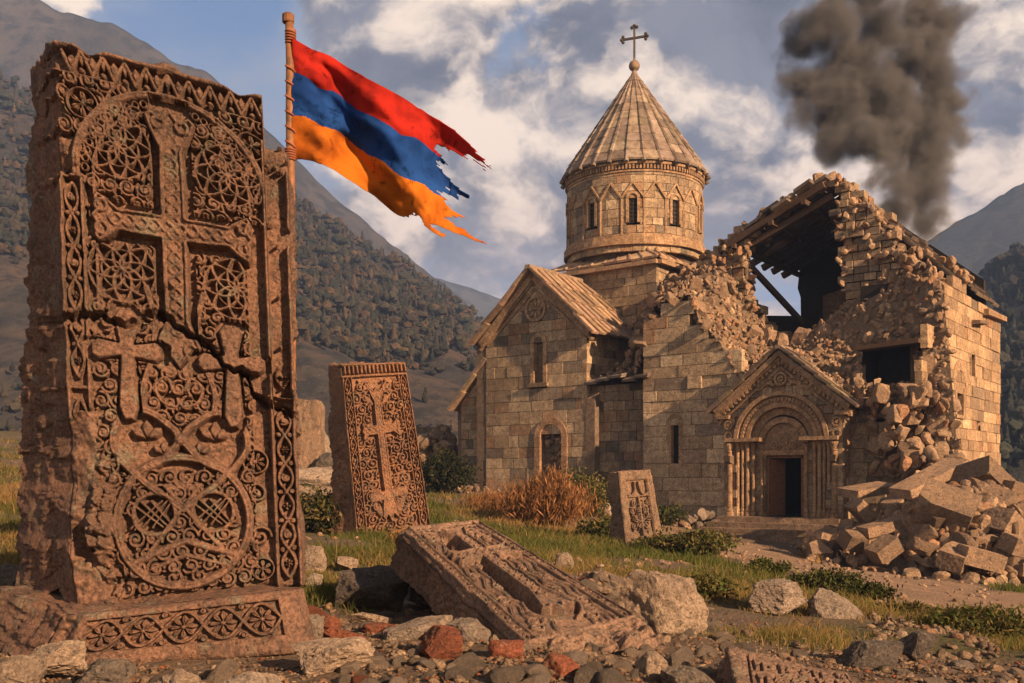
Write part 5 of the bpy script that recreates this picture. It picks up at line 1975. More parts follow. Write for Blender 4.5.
class RockMass:
    """Many stones merged into one mesh."""
    def __init__(self, n_templ=14, sub=2, seed=0, cuts=12, rough=.06, lo=.42, hi=.8):
        self.t = [rock_verts(sub, seed + k, cuts, .2, rough, (1, rng.uniform(.6, .95), rng.uniform(.45, .8)), lo, hi) for k in range(n_templ)]
        self.f = ICO[sub][1]
        self.V, self.F, self.Cc, self.n = [], [], [], 0

    def add(self, p, size, col, flat=False):
        t = self.t[rng.integers(len(self.t))]
        Rm = rot(rng.normal(0, .25), rng.normal(0, .25), rng.uniform(0, 6.3)) if flat else rot(*rng.uniform(0, 6.3, 3))
        self.V.append(t * size @ Rm.T + p)
        self.F.append(self.f + self.n)
        self.Cc.append(np.broadcast_to(col, t.shape))
        self.n += len(t)

    def build(self, name, mat, parent=None, smooth=False):
        me = mesh_arr(np.concatenate(self.V), np.concatenate(self.F), np.concatenate(self.Cc), smooth)
        me.materials.append(mat)
        return attach(bpy.data.objects.new(name, me), parent)


def stone_col():
    b = np.array([(.31, .21, .14), (.26, .18, .125), (.36, .255, .17), (.33, .19, .115), (.21, .155, .12), (.40, .29, .20)])[rng.choice(6, p=[.28, .22, .18, .12, .12, .08])]
    return b * rng.uniform(.75, 1.2)


# ------------------------------------------------------------------ the collapsed part
TG = 4.0                                                     # the inner gable stands here
low = [(636, 372, .35), (655, 302, .0), (692, 296, 0), (700, 320, .0), (714, 336, .0), (730, 362, .0), (742, 388, -.05), (758, 372, .0), (780, 356, .1), (812, 372, .0), (836, 392, .0), (846, 412, 0), (884, 420, 0), (896, 452, -.2), (908, 500, -1.0), (930, 492, -1.4), (962, 486, -1.4)]
upp = [(630, 322, 3.2), (668, 284, 3.6), (692, 268, 3.8), (722, 262, 3.9), (748, 304, 3.9), (760, 322, 3.9), (770, 330, 3.8), (786, 334, 3.8), (800, 336, 3.8), (818, 326, 3.8), (838, 314, 3.8), (856, 296, 3.8), (880, 282, 3.7), (896, 276, 3.6), (912, 278, 3.2), (926, 283, 2.6), (944, 288, 2.4)]


def curve3(lst, n):
    P = []
    for px, py, t in lst:
        s = s_at(px, t)
        P.append(C(s, t, z_at(py, s, t)))
    P = np.array(P)
    d = np.linspace(0, 1, len(P))
    u = np.linspace(0, 1, n)
    return np.stack([np.interp(u, d, P[:, k]) for k in range(3)], -1)


NU, NV = 150, 50
La, Ua = curve3(low, NU), curve3(upp, NU)
f = np.linspace(0, 1, NV)[:, None, None]
SH = La[None] * (1 - f) + Ua[None] * f
bulge = np.sin(np.pi * f)
SH[..., 2] += (bulge * -.35)[..., 0]
SH[..., 2] += fbm(SH * 1.1, 4, 77) * .22
PXs = 512 + F * SH[..., 0] / SH[..., 1]
PYs = HOR - F * (SH[..., 2] - CAMZ) / SH[..., 1]
HOLE = (866, 344, 914, 382)
inh = (PXs > HOLE[0]) & (PXs < HOLE[2]) & (PYs > HOLE[1]) & (PYs < HOLE[3])
Fq = grid_faces(NV, NU)
fm = ~inh.ravel()[Fq].any(1)
me = mesh_arr(SH.reshape(-1, 3), Fq[fm], np.broadcast_to((.17, .125, .09), (NU * NV, 3)), True)
me.materials.append(M_RUB)
attach(bpy.data.objects.new('broken_wall', me), church)

# inner gable: small coursed stones, ragged edge, big breach
G_in = [(690, 300), (690, 262), (704, 256), (716, 246), (728, 236), (742, 227), (756, 222), (764, 220), (760, 230), (748, 240), (742, 262), (746, 292), (756, 318), (770, 332), (800, 338), (824, 326), (840, 312), (846, 290), (843, 268), (839, 246), (838, 220), (834, 196), (826, 182), (831, 176), (842, 182), (852, 190), (864, 200), (876, 214), (886, 222), (890, 234), (896, 250), (908, 262), (922, 268), (930, 300), (880, 350), (760, 350)]
gp = [tuple(q) for q in sz(G_in, TG)]
mb = MB()
sA, sB = min(q[0] for q in gp), max(q[0] for q in gp)
ashlar(mb, front(TG), sA, sB, 4.6, 12.2, keep=lambda a, z: in_poly(gp, a + .12 * math.sin(z * 7), z), seed=91, ch=.27, bw=(.22, .62), jit=.055, depth=.5, joint=.012, tint=(.95, .93, .92))
ashlar(mb, front(TG + .55), sA, sB, 4.6, 12.2, keep=lambda a, z: in_poly(gp, a + .10 * math.sin(z * 5 + 1), z), seed=92, ch=.31, bw=(.3, .7), jit=.05, depth=.5, joint=.01, tint=(.8, .8, .8))
mb.build('broken_gable', M_ASH, church)

# interior with its shade painted near-black: side walls, back wall with a gap under the roof
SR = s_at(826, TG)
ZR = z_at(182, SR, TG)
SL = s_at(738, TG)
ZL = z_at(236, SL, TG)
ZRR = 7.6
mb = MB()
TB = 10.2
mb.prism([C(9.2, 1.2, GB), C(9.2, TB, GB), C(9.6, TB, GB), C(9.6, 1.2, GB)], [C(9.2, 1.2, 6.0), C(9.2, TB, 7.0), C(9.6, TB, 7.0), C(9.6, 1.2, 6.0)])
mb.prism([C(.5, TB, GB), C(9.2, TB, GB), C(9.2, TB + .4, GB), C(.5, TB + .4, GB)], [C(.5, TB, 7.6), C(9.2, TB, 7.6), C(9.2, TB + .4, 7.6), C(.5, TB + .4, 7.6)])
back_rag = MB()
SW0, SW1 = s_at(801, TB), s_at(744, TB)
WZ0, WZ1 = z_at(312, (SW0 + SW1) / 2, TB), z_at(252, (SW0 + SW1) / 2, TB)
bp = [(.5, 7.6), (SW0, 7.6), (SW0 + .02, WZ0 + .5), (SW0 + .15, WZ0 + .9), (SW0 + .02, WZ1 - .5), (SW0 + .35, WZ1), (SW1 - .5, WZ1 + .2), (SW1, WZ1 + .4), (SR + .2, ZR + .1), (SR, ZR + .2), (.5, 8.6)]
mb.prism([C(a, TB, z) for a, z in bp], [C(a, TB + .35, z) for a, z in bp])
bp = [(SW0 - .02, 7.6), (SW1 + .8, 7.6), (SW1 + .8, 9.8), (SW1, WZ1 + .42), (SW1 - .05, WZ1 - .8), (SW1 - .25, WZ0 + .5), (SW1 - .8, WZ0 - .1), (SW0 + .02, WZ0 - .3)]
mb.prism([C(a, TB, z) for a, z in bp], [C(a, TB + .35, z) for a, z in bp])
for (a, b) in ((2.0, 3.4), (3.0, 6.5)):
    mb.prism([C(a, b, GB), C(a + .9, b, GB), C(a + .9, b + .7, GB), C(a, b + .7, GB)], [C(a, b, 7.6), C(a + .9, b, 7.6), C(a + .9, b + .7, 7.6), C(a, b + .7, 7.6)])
mb.build('interior_wall', M_UNLIT, church)
mb = MB()
mb.prism([C(5.3, 8.6, GB), C(6.2, 8.6, GB), C(6.2, 9.4, GB), C(5.3, 9.4, GB)], [C(5.3, 8.6, 8.6), C(6.2, 8.6, 8.4), C(6.2, 9.4, 8.4), C(5.3, 9.4, 8.6)], (.2, .14, .1))
mb.build('interior_pier', M_RUB, church)
# what is left of the nave roof: slabs above, boards and rafters below
r5 = np.random.default_rng(55)
mb, bd = MB(), MB()


def SLp(u, v, up=0.0):
    """Left slope: u from the front edge back, v from eave to ridge."""
    t = TG - .25 + u * 6.6
    s = SL + .5 + (SR - SL - .5) * v
    z = ZL - .28 + (ZR - ZL + .28) * v
    return C(s, t, z + up)


nU, nV = 9, 9
holes_l = {(1, 2), (1, 3), (2, 4), (0, 1), (3, 2), (4, 6), (2, 7), (5, 3), (6, 5)}
for i in range(nU):
    for j in range(nV):
        if (i, j) in holes_l or r5.random() < (.22 if i == 0 else .05):
            continue
        u0, u1, v0, v1 = i / nU, (i + 1) / nU, j / nV - .02, (j + 1.2) / nV
        if i == 0:
            u0 += r5.uniform(-.07, .05)
        k = r5.normal(0, .06)
        q = [SLp(u0, v0, k), SLp(u1, v0, k), SLp(u1, min(v1, 1.02), k + .03), SLp(u0, min(v1, 1.02), k + .03)]
        mb.prism([p_ + (0, 0, .02) for p_ in q], [p_ + (0, 0, .14) for p_ in q], np.array((.13, .10, .08)) * r5.uniform(.7, 1.3))
nr1 = mb.build('nave_roof', M_ROOF, church)
mb = MB()
roof_tiles(mb, C(.15, TG + .5, ZRR), C(.15, 10.6, ZRR), C(SR, 10.6, ZR), C(SR, TG + .5, ZR), 7, 8, .1, .06, 57, .06, col=(.15, .115, .09))
mb.build('nave_roof', M_ROOF, church)
for k in range(7):
    u = .015 + k * .15 + r5.normal(0, .01)
    rb = MB()
    a, b = SLp(u, -.05 if k != 2 else .25, -.14), SLp(u, 1.0, -.14)
    rb.bar(a, b, .2, .24)
    ro = rb.build('rafter', M_WOOD, church)
for v in (.12, .5, .82):
    rb = MB()
    rb.bar(SLp(-.02, v, -.36), SLp(1.0, v, -.36 + r5.normal(0, .1)), .17, .17)
    rb.build('purlin', M_WOOD, church)
for (a, b, c, d, e, f_) in ((4.4, 5, 10.9, 3.2, 6.5, 8.4), (7.6, 4.6, 9.2, 6.6, 7.5, 7.2), (4.7, 5.2, 11.0, 4.2, 8, 8.8)):
    rb = MB()
    rb.bar(C(a, b, c), C(d, e, f_), .16, .2)
    rb.build('fallen_rafter', M_WOOD, church)
# the long front rafter that shows along the edge of the roof
rb = MB()
p_, q_ = sz([(742, 250), (833, 196)], TG + .25)
rb.bar(C(p_[0], TG + .25, p_[1]), C(q_[0], TG + .25, q_[1]), .16, .22)
rb.build('rafter', M_WOOD, church)
# dark opening with a timber lintel
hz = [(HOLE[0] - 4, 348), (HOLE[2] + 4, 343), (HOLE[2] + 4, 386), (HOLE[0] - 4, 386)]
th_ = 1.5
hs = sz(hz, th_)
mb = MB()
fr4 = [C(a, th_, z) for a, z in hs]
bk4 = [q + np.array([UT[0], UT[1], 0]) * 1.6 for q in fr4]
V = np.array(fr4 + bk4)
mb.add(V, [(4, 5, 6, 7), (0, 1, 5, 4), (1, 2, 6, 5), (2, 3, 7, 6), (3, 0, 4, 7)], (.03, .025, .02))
mb.build('dark_opening', M_UNLIT, church)
mb = MB()
l0, l1 = sz([(858, 349), (921, 341)], th_ - .5)
mb.bar(C(l0[0], th_ - .5, l0[1]), C(l1[0], th_ - .5, l1[1]), .55, .14)
mb.build('lintel', M_WOOD, church)

# stones on the broken surfaces: the largest hundred as parts, the rest as one mass
spots = []
flat = SH.reshape(-1, 3)
fpx, fpy = PXs.ravel(), PYs.ravel()
tries = 0
while len(spots) < 620 and tries < 9000:
    tries += 1
    i = rng.integers(len(flat))
    if HOLE[0] - 6 < fpx[i] < HOLE[2] + 6 and HOLE[1] - 3 < fpy[i] < HOLE[3] + 1:
        continue
    sz_ = float(np.clip(rng.lognormal(-1.62, .42), .10, .42))
    if any((abs(flat[i] - q[0]) < .62 * (sz_ + q[1])).all() for q in spots):
        continue
    spots.append((flat[i] + rng.normal(0, .04, 3), sz_))


def edge_spots(pts, t, n, s0, s1, jit=.12):
    n = int(n * 1.7)
    q = sz(pts, t)
    L = np.cumsum([0] + [math.hypot(*(q[i + 1] - q[i])) for i in range(len(q) - 1)])
    for k in range(n):
        d = L[-1] * (k + rng.random()) / n
        a, z = np.interp(d, L, q[:, 0]), np.interp(d, L, q[:, 1])
        spots.append((C(a, t + rng.uniform(-.12, .5), z) + rng.normal(0, jit * .6, 3), rng.uniform(s0, s1) * .72))


edge_spots([(738, 234), (770, 213), (800, 195), (830, 177)], TG + .15, 30, .2, .42, .12)
edge_spots([(688, 268), (704, 256), (728, 238), (745, 228)], TG, 22, .16, .3)
edge_spots([(748, 236), (743, 262), (747, 292), (760, 322)], TG - .1, 16, .16, .3)
edge_spots([(690, 290), (720, 262), (738, 250)], TG - .25, 26, .14, .28, .3)
edge_spots([(700, 300), (725, 290), (742, 300)], TG - .3, 26, .14, .28, .3)
edge_spots([(826, 182), (836, 178), (850, 190), (864, 202), (878, 216), (890, 232), (898, 252)], TG, 34, .14, .30)
edge_spots([(845, 200), (862, 232), (880, 262)], TG - .15, 14, .16, .32, .25)
edge_spots([(836, 205), (841, 250), (846, 292)], TG - .1, 14, .14, .26)
edge_spots([(890, 236), (912, 252), (940, 264), (968, 279)], 5.2, 34, .16, .34, .22)
edge_spots([(895, 250), (920, 268), (942, 285)], 3.6, 30, .16, .34, .25)
edge_spots([(655, 300), (672, 284), (690, 266)], 1.5, 18, .14, .28, .2)
edge_spots([(620, 374), (633, 352), (641, 334), (652, 310)], 1.0, 34, .12, .28, .25)
edge_spots([(598, 378), (618, 374), (640, 368)], .4, 20, .06, .16, .12)
# the tumble down the corner to the ground
for (px, py, t, n, a, b) in ((905, 400, -.2, 26, .2, .42), (892, 430, -.5, 20, .18, .36), (905, 460, -.9, 26, .18, .42), (930, 470, -1.2, 16, .2, .4), (935, 440, -.2, 14, .25, .45), (925, 410, .4, 12, .2, .4), (870, 398, -.1, 20, .15, .32)):
    for k in range(n):
        x, y = px + rng.normal(0, 13), py + rng.normal(0, 12)
        s = s_at(x, t)
        spots.append((C(s, t + rng.uniform(-.3, .5), z_at(y, s, t)), rng.uniform(a, b) * .82))
spots.sort(key=lambda q: -q[1])
rm = RockMass(20, 2, 20, 14, .03, .36, .75)
for k, (p_, s_) in enumerate(spots):
    if k < 100:
        put_stone('core_stone', ('rock', 'block', 'rock', 'rock')[k % 4], k % 8, M_RUB, p_, s_, tuple(rng.uniform(0, 6.3, 3)), parent=church)
    else:
        rm.add(p_, s_, stone_col())
for k in range(2200):                                        # small infill
    i = rng.integers(len(flat))
    if HOLE[0] - 2 < fpx[i] < HOLE[2] + 2 and HOLE[1] - 1 < fpy[i] < HOLE[3]:
        continue
    rm.add(flat[i] + rng.normal(0, .05, 3), rng.uniform(.05, .12), stone_col())
o = rm.build('rubble_core', M_RUB, church)
o['kind'] = 'stuff'
# rough stones walling up the arched doorway
rm = RockMass(10, 2, 40, 10, .05)
for k in range(46):
    a, z = dx + rng.uniform(-.46, .46), dz0 + rng.uniform(0, dz1 - dz0 - .1)
    if z > dz1 - .5 and math.hypot(a - dx, z - (dz1 - .51)) > .45:
        continue
    rm.add(Pf0(a, z, -.24), rng.uniform(.10, .19), stone_col() * .7, True)
rm.build('infill_stones', M_RUB, bpy.data.objects['blocked_doorway'])

# ------------------------------------------------------------------ rubble heap at the right
def HZ(x, y):
    """Height of the heap's filling above the ground."""
    px = 512 + F * x / y
    c = np.exp(-((px - 985) / 95) ** 2) * np.exp(-((y - 26.5) / 3.6) ** 2) * 2.1
    return np.clip((y - 22.4 - np.clip((985 - px) * .012, 0, 2)) / 1.6, 0, 1) * (c + np.exp(-((px - 890) / 60) ** 2) * np.exp(-((y - 27) / 3.0) ** 2) * .5)


rm = RockMass(14, 2, 60, 12, .05)

heap = []
for k in range(9000):
    Y = rng.uniform(21, 31)
    px = rng.uniform(805, 1130)
    X = (px - 512) / F * Y
    z = gz(X, Y)
    hgt = float(HZ(X, Y))
    front_edge = 22.2 + (1000 - px) * .012 + rng.normal(0, .5)
    if Y < front_edge or rng.random() > .25 + hgt:
        continue
    s_ = float(np.clip(rng.lognormal(-2.45, .6), .04, .42))
    heap.append((np.array([X, Y, z + hgt + s_ * .12]), s_))
heap.sort(key=lambda q: -q[1])
GR_HEAP = 'broken stones in the heap by the ruined corner'
big = 0
for k, (p_, s_) in enumerate(heap[:2600]):
    if k < 130:
        put_stone('rubble_stone', ('rock', 'block', 'rock', 'slab')[k % 4], k % 7, M_BLOCK, p_, s_ * 1.05, tuple(rng.normal(0, .5, 2)) + (rng.uniform(0, 6.3),),
                  'broken stone lying in the rubble heap beside the ruined church corner', 'stone', GR_HEAP)
    else:
        rm.add(p_, s_, stone_col())
hx, hy = np.meshgrid(np.linspace(805, 1180, 90), np.linspace(21.5, 32, 50))
hX = (hx - 512) / F * hy
sink_ = np.clip((hy - 22.3) / 1.2, 0, 1) * np.clip((hx - 830) / 40, 0, 1) * np.clip((31.5 - hy) / 1.2, 0, 1)
hz_ = ground_z(hX, hy) + ground_detail(hX, hy) - .10 - .3 * (1 - sink_) + HZ(hX, hy) * sink_ + fbm(p3(hX * 1.2, hy * 1.2), 3, 3) * .1 * np.clip(HZ(hX, hy) * 3, 0, 1)
rm.V.append(np.stack([hX, hy, hz_], -1).reshape(-1, 3))
rm.F.append(np.concatenate([grid_faces(50, 90)[:, [0, 1, 2]], grid_faces(50, 90)[:, [0, 2, 3]]]) + rm.n)
rm.Cc.append(np.broadcast_to((.16, .115, .085), (4500, 3)))
rm.n += 4500
o = rm.build('rubble', M_RUB)
tag(o, 'loose small rubble filling the heap below the ruined corner', 'rubble', None, 'stuff')

# the big cut blocks: centre pixel, depth, half sizes, rotation, label
BLK = [
    (946, 508, 24.5, (.80, .62, .42), (.55, .35, -.5), 'large pale square block tilted on the front of the rubble heap'),
    (985, 488, 26.5, (1.05, .75, .35), (-.35, .55, .5), 'large dark broad block tipped up at the top of the rubble heap'),
    (930, 478, 26.5, (1.55, .42, .16), (.1, -.33, .55), 'long thin broken slab leaning left across the rubble heap'),
    (1008, 530, 24, (.75, .45, .35), (.2, .55, .6), 'tan block sloping right at the front of the rubble heap'),
    (992, 505, 25.2, (.55, .45, .35), (.4, -.5, .3), 'tan cube of stone just right of the large pale block'),
    (1018, 500, 26, (.7, .5, .4), (.1, .4, .2), 'dark block cut by the right edge of the photo'),
    (884, 547, 23.8, (.40, .30, .25), (.2, -.6, .2), 'brown pointed block at the foot of the rubble heap, left of centre'),
    (866, 516, 26.2, (.62, .35, .22), (.2, .75, .3), 'small dark slab tipped steeply beside the portal steps'),
    (820, 541, 25.5, (.42, .30, .26), (.1, .2, .7), 'tan block at the left tip of the rubble heap before the steps'),
    (883, 527, 25, (.75, .28, .16), (.05, -.22, .3), 'flat grey slab lying low on the left of the rubble heap'),
    (955, 553, 22.8, (.55, .35, .25), (.3, -.2, .9), 'brown flat faced block low at the front of the rubble heap'),
    (980, 558, 22.6, (.58, .32, .24), (.15, .25, .1), 'long tan block nearest the road at the foot of the rubble heap'),
    (868, 490, 28, (.95, .5, .14), (.1, -.12, .45), 'thin dark slab lying level on the left shoulder of the rubble heap'),
    (905, 496, 26.2, (.9, .3, .15), (.05, -.42, .6), 'narrow plank like stone rising to the right on the rubble heap'),
    (1016, 545, 23.2, (.35, .3, .25), (.3, .2, .4), 'small grey brown block low beside the right edge of the photo'),
    (852, 540, 24.6, (.32, .28, .24), (.5, .2, .4), 'small dark grey block among the stones left of the rubble heap'),
]
for k, (px, py, Y, dm, rv, lab) in enumerate(BLK):
    V = rock_verts('d', 900 + k, 7, 0, .022, np.array(dm) * .82, 1.32, 1.62)
    me = mesh_arr(V, ICO['d'][1], np.broadcast_to((.3, .2, .14), V.shape), False)
    me.materials.append(M_BLOCK)
    o = link(bpy.data.objects.new('cut_block', me))
    q_ = W(px, py, Y)
    low_ = gz(q_[0], Y) + float(HZ(q_[0], Y)) + min(dm) * .55
    q_[2] = min(q_[2], low_ + .35) if Y < 25 else q_[2]
    o.location = tuple(q_)
    o.rotation_euler = rv
    tag(o, lab, 'stone block', 'cut blocks on the rubble heap', 'thing')

# pile of field stones left of the steps
for k in range(34):
    px = rng.normal(706, 13)
    Y = 33.2 + rng.normal(0, .35)
    X = (px - 512) / F * Y
    s_ = rng.uniform(.13, .27)
    z = gz(X, Y) + max(0, .62 - abs(px - 706) * .025) * rng.random() + s_ * .3
    put_stone('pile_stone', 'round', k % 6, M_ROCK, (X, Y, z), s_, tuple(rng.uniform(0, 6.3, 3)), 'rounded grey stone in the small pile left of the portal steps', 'stone', 'stones piled left of the steps')

# ------------------------------------------------------------------ flagpole and flag
pole = empty('flagpole', W(290, 640, 7.6), 'rusty metal flagpole standing behind the tall cross slab', 'flagpole')
mb = MB()
PY = 7.6
pts = [np.array([*W(290.5, 500, PY)[:2], gz(W(290, 500, PY)[0], PY) - .2])] + [W(292.5 - .3 * k + .4 * math.sin(k * 2.3), 480 - k * 46.5, PY) for k in range(11)]
mb.tube(pts, [.032] * 12, 12, (.36, .15, .05))
mb.build('pole', None or plain_mat('rusty_pole', (.25, .105, .042), .6, (.10, .05, .028), 16), pole, True)
mb = MB()
tp = W(288.2, 15, PY)
mb.lathe((tp[0], tp[1], 0), [(.042, tp[2] - .06), (.046, tp[2] - .05), (.046, tp[2]), (.03, tp[2] + .012)], 12, (.3, .14, .06))
mb.build('pole_cap', M_DOOR, pole)
for (y0, y1, n) in ((30, 44, 5), (58, 148, 6), (148, 160, 5)):
    mb = MB()
    t = np.linspace(0, 1, n * 14)
    base = [W(290.5, y0 + (y1 - y0) * k, PY) for k in t]
    mb.tube([b_ + (.036 * math.cos(k * n * 6.28), .036 * math.sin(k * n * 6.28), 0) for b_, k in zip(base, t)], .0085, 5, (.35, .09, .04))
    mb.build('cord', plain_mat('faded_cord', (.30, .10, .05), .9), pole, True)

# flag: hoist at the pole, fly torn to tails
def flag():
    na, nb = 190, 120
    a = np.linspace(0, 1, na)
    b = np.linspace(0, 1, nb)
    top = smooth([(292, 36), (318, 51), (340, 62), (370, 80), (400, 96), (428, 113), (452, 128), (492, 160)], 12)
    bot = smooth([(292, 157), (318, 165), (342, 176), (372, 197), (402, 215), (424, 226), (446, 238), (486, 252)], 12)
    ti = np.linspace(0, 1, len(top))
    tx, ty = np.interp(a, ti, top[:, 0]), np.interp(a, ti, top[:, 1])
    bx, by = np.interp(a, ti, bot[:, 0]), np.interp(a, ti, bot[:, 1])
    A, B = np.meshgrid(a, b)
    PX = tx * (1 - B) + bx * B
    PYx = ty * (1 - B) + by * B
    ph = A * 11 - B * 3.2
    Y = PY - .03 + A * .30 + .15 * np.sin(ph) * np.clip(A * 3, 0, 1) + .06 * np.sin(A * 23 + B * 8) * np.clip(A * 2, 0, 1) + fbm(p3(A * 5, B * 4), 3, 3) * .05
    # creases running diagonally from the top tie
    Y += .035 * np.sin((B - A * .5) * 26) * np.clip(1 - A * 1.4, 0, 1) * np.clip(A * 6, 0, 1)
    V = np.stack([(PX - 512) / F * Y, Y, CAMZ + (HOR - PYx) / F * Y], -1)
    V[..., 2] += fbm(p3(A * 9, B * 3, 2), 3, 5) * .018
    lim_b = [0, .06, .10, .14, .19, .24, .30, .345, .38, .42, .47, .51, .545, .58, .62, .66, .72, .78, .82, .86, .90, .93, .955, .975, 1.0]
    lim_a = [.90, .97, 1.0, .97, .90, .80, .79, .86, .78, .84, .89, .95, .84, .91, .80, .87, .90, .92, .87, .95, 1.0, .79, .75, .87, .84]
    n = fbm(p3(A * 34, B * 70), 3, 9) * .034 + fbm(p3(A * 6, B * 16), 3, 19) * .03
    L = np.interp(B, lim_b, lim_a) + n
    ok = A < L
    hx_ = np.hypot((A - .70) / .045, (B - .60) / .05) < 1 + n * 12
    h2 = np.hypot((A - .79) / .03, (B - .77) / .035) < 1 + n * 12
    h3 = np.hypot((A - .66) / .05, (B - 1.0) / .035) < 1 + n * 12
    ok &= ~h3
    Fq = grid_faces(nb, na)
    fk = ok.ravel()[Fq].all(1)
    bc = B.ravel()[Fq].mean(1)
    ac = A.ravel()[Fq].mean(1)
    wav = .012 * np.sin(ac * 30)
    mi = np.where(bc + wav < .305, 0, np.where(bc + wav < .65, 1, 2))
    me = mesh_arr(V.reshape(-1, 3), Fq[fk], None, True, mat_idx=mi[fk])
    for nm, c1, c2 in (('flag_red', (.40, .026, .017), (.19, .014, .011)), ('flag_blue', (.020, .078, .31), (.011, .038, .16)), ('flag_orange', (.52, .155, .018), (.26, .065, .011))):
        m, T = new_mat(nm)
        p = geo_pos(T)
        base = T.mix(T.ramp(T.noise(p, 2.6, 6, 0.6), .40, .68), c1, c2)
        base = T.mix(T.math('MULTIPLY', T.ramp(T.noise(p, 7, 8, 0.78), .54, .66), .75), base, tuple(x * .25 for x in c2))
        weave = T.noise(p, 160, 2, .5)
        bp = T.n('ShaderNodeBump', i={'Strength': .25, 'Distance': .004, 'Height': weave})
        d = T.n('ShaderNodeBsdfDiffuse', i={'Color': base})
        tr = T.n('ShaderNodeBsdfTranslucent', i={'Color': base})
        T.t.links.new(bp.outputs[0], d.inputs['Normal'])
        mx = T.n('ShaderNodeMixShader', i={0: .30})
        T.t.links.new(d.outputs[0], mx.inputs[1])
        T.t.links.new(tr.outputs[0], mx.inputs[2])
        T.t.links.new(mx.outputs[0], T.n('ShaderNodeOutputMaterial').inputs[0])
        me.materials.append(m)
    fo = link(bpy.data.objects.new('flag', me))
    sol = fo.modifiers.new('thickness', 'SOLIDIFY')
    sol.thickness = .004
    tag(fo, 'tattered red, blue and orange striped flag flying from the rusty pole', 'flag', None, 'thing')


flag()

# ------------------------------------------------------------------ boulders and single stones
def cubev(n):
    bm = bmesh.new()
    bmesh.ops.create_cube(bm, size=2)
    bmesh.ops.subdivide_edges(bm, edges=bm.edges[:], cuts=n, use_grid_fill=True)
    bmesh.ops.triangulate(bm, faces=bm.faces[:])
    V = np.array([v.co[:] for v in bm.verts])
    Fc = np.array([[v.index for v in f.verts] for f in bm.faces])
    bm.free()
    return V, Fc


def boulder(px, py0, py1, wpx, mat, label, seed, depth=.8, Y=None, box=.3, rz=0.0, cuts=11, rough=.05, tilt=0.0, lo=.5, hi=.85, name='boulder', cat='boulder', sink=.25, group=None):
    """Stone whose foot shows at row py1 and top at py0, wpx pixels wide."""
    g = ghit(px, py1) if Y is None else W(px, py1, Y)
    Y = g[1]
    w = wpx / F * Y / 2
    h = (py1 - py0) / F * Y / 2 * (1 + sink)
    V = rock_verts(5 if wpx > 45 else 4, seed, cuts + 7, box + .15, rough * 2.2, (1, 1, 1), lo - .12, hi)
    V = V * np.array([w, w * depth, h])
    V = V @ rot(0, tilt, rz).T
    s = w / max(1e-6, (V[:, 0].max() - V[:, 0].min()) / 2)
    V[:, 0] *= s
    V[:, 2] -= V[:, 2].max()
    top = CAMZ + (HOR - py0) / F * (Y + w * depth * .5)
    me = mesh_arr(V, ICO[5 if wpx > 45 else 4][1], np.broadcast_to((.28, .2, .145), V.shape), False)
    me.polygons.foreach_set('use_smooth', np.full(len(me.polygons), False))
    me.materials.append(mat)
    o = link(bpy.data.objects.new(name, me))
    o.location = (g[0], Y + w * depth * .5, top)
    return tag(o, label, cat, group, 'thing')


boulder(655, 569, 636, 100, M_PALEROCK, 'large pale boulder resting against the toppled slab on its right', 1, .8, box=.35, rz=.4, tilt=.15)
boulder(378, 566, 609, 78, M_DARKROCK, 'dark grey boulder left of the toppled slab', 2, .8, box=.4, rz=-.3)
boulder(421, 560, 604, 44, M_DARKROCK, 'narrow dark stone wedged under the raised end of the toppled slab', 3, .8, box=.3)
boulder(325, 640, 673, 88, M_PALEROCK, 'long pale flat stone at the bottom beside the carved base', 4, .6, box=.5, rz=.1, cuts=8, rough=.08)
boulder(418, 616, 641, 72, M_ROCK, 'long grey slab like stone behind the red stones', 5, .45, box=.6, rz=.5, tilt=-.25)
boulder(470, 618, 648, 60, M_ROCK, 'grey wedge of stone leaning on the foot of the toppled slab', 6, .6, box=.5, tilt=.5)
boulder(437, 626, 664, 48, M_REDROCK, 'largest red stone, square faced, among the gravel in front', 7, .8, box=.7, rz=.4, cuts=7)
boulder(507, 640, 664, 38, M_REDROCK, 'red stone close to the lower edge of the toppled slab', 8, .8, box=.5, rz=.2)
boulder(559, 652, 688, 44, M_REDROCK, 'red wedge shaped stone under the broken foot of the toppled slab', 9, .7, box=.4, tilt=.5, cuts=8)
boulder(347, 626, 642, 54, M_REDROCK, 'flat red shard lying right of the carved base', 10, .5, box=.4, tilt=.35, rz=.3)
boulder(329, 615, 631, 22, M_REDROCK, 'small red chip leaning by the corner of the carved base', 11, .8)
boulder(382, 622, 634, 40, M_REDROCK, 'small dull red stone between the red shard and the largest red stone', 12, .7)
boulder(370, 612, 622, 46, M_PALEROCK, 'thin pale slab lying behind the red shards', 13, .5, box=.7)
boulder(316, 614, 642, 16, M_ROCK, 'upright slate grey shard at the end of the carved base', 14, .7, box=.5)
boulder(654, 650, 679, 34, M_PALEROCK, 'pale rounded stone at the broken corner of the toppled slab', 15, .9)
boulder(688, 664, 690, 58, M_ROCK, 'grey brown stone at the bottom edge left of the inscribed stone', 16, .7, box=.4)
boulder(784, 579, 613, 62, M_ROCK, 'broad brown boulder in the grass left of a lower one', 17, .8, box=.45, rz=.3)
boulder(842, 588, 619, 60, M_ROCK, 'lower dark brown boulder touching the broad one in the grass', 18, .7, box=.4, tilt=.3)
boulder(872, 640, 668, 68, M_DARKROCK, 'flat dark stone beside the pyramid shaped one at the lower right', 19, .6, box=.6)
boulder(917, 629, 664, 40, M_DARKROCK, 'dark pyramid shaped stone at the lower right', 20, .9, cuts=8, lo=.35, hi=.6)
boulder(960, 660, 670, 30, M_DARKROCK, 'small low dark stone right of the pyramid shaped one', 21, .8)
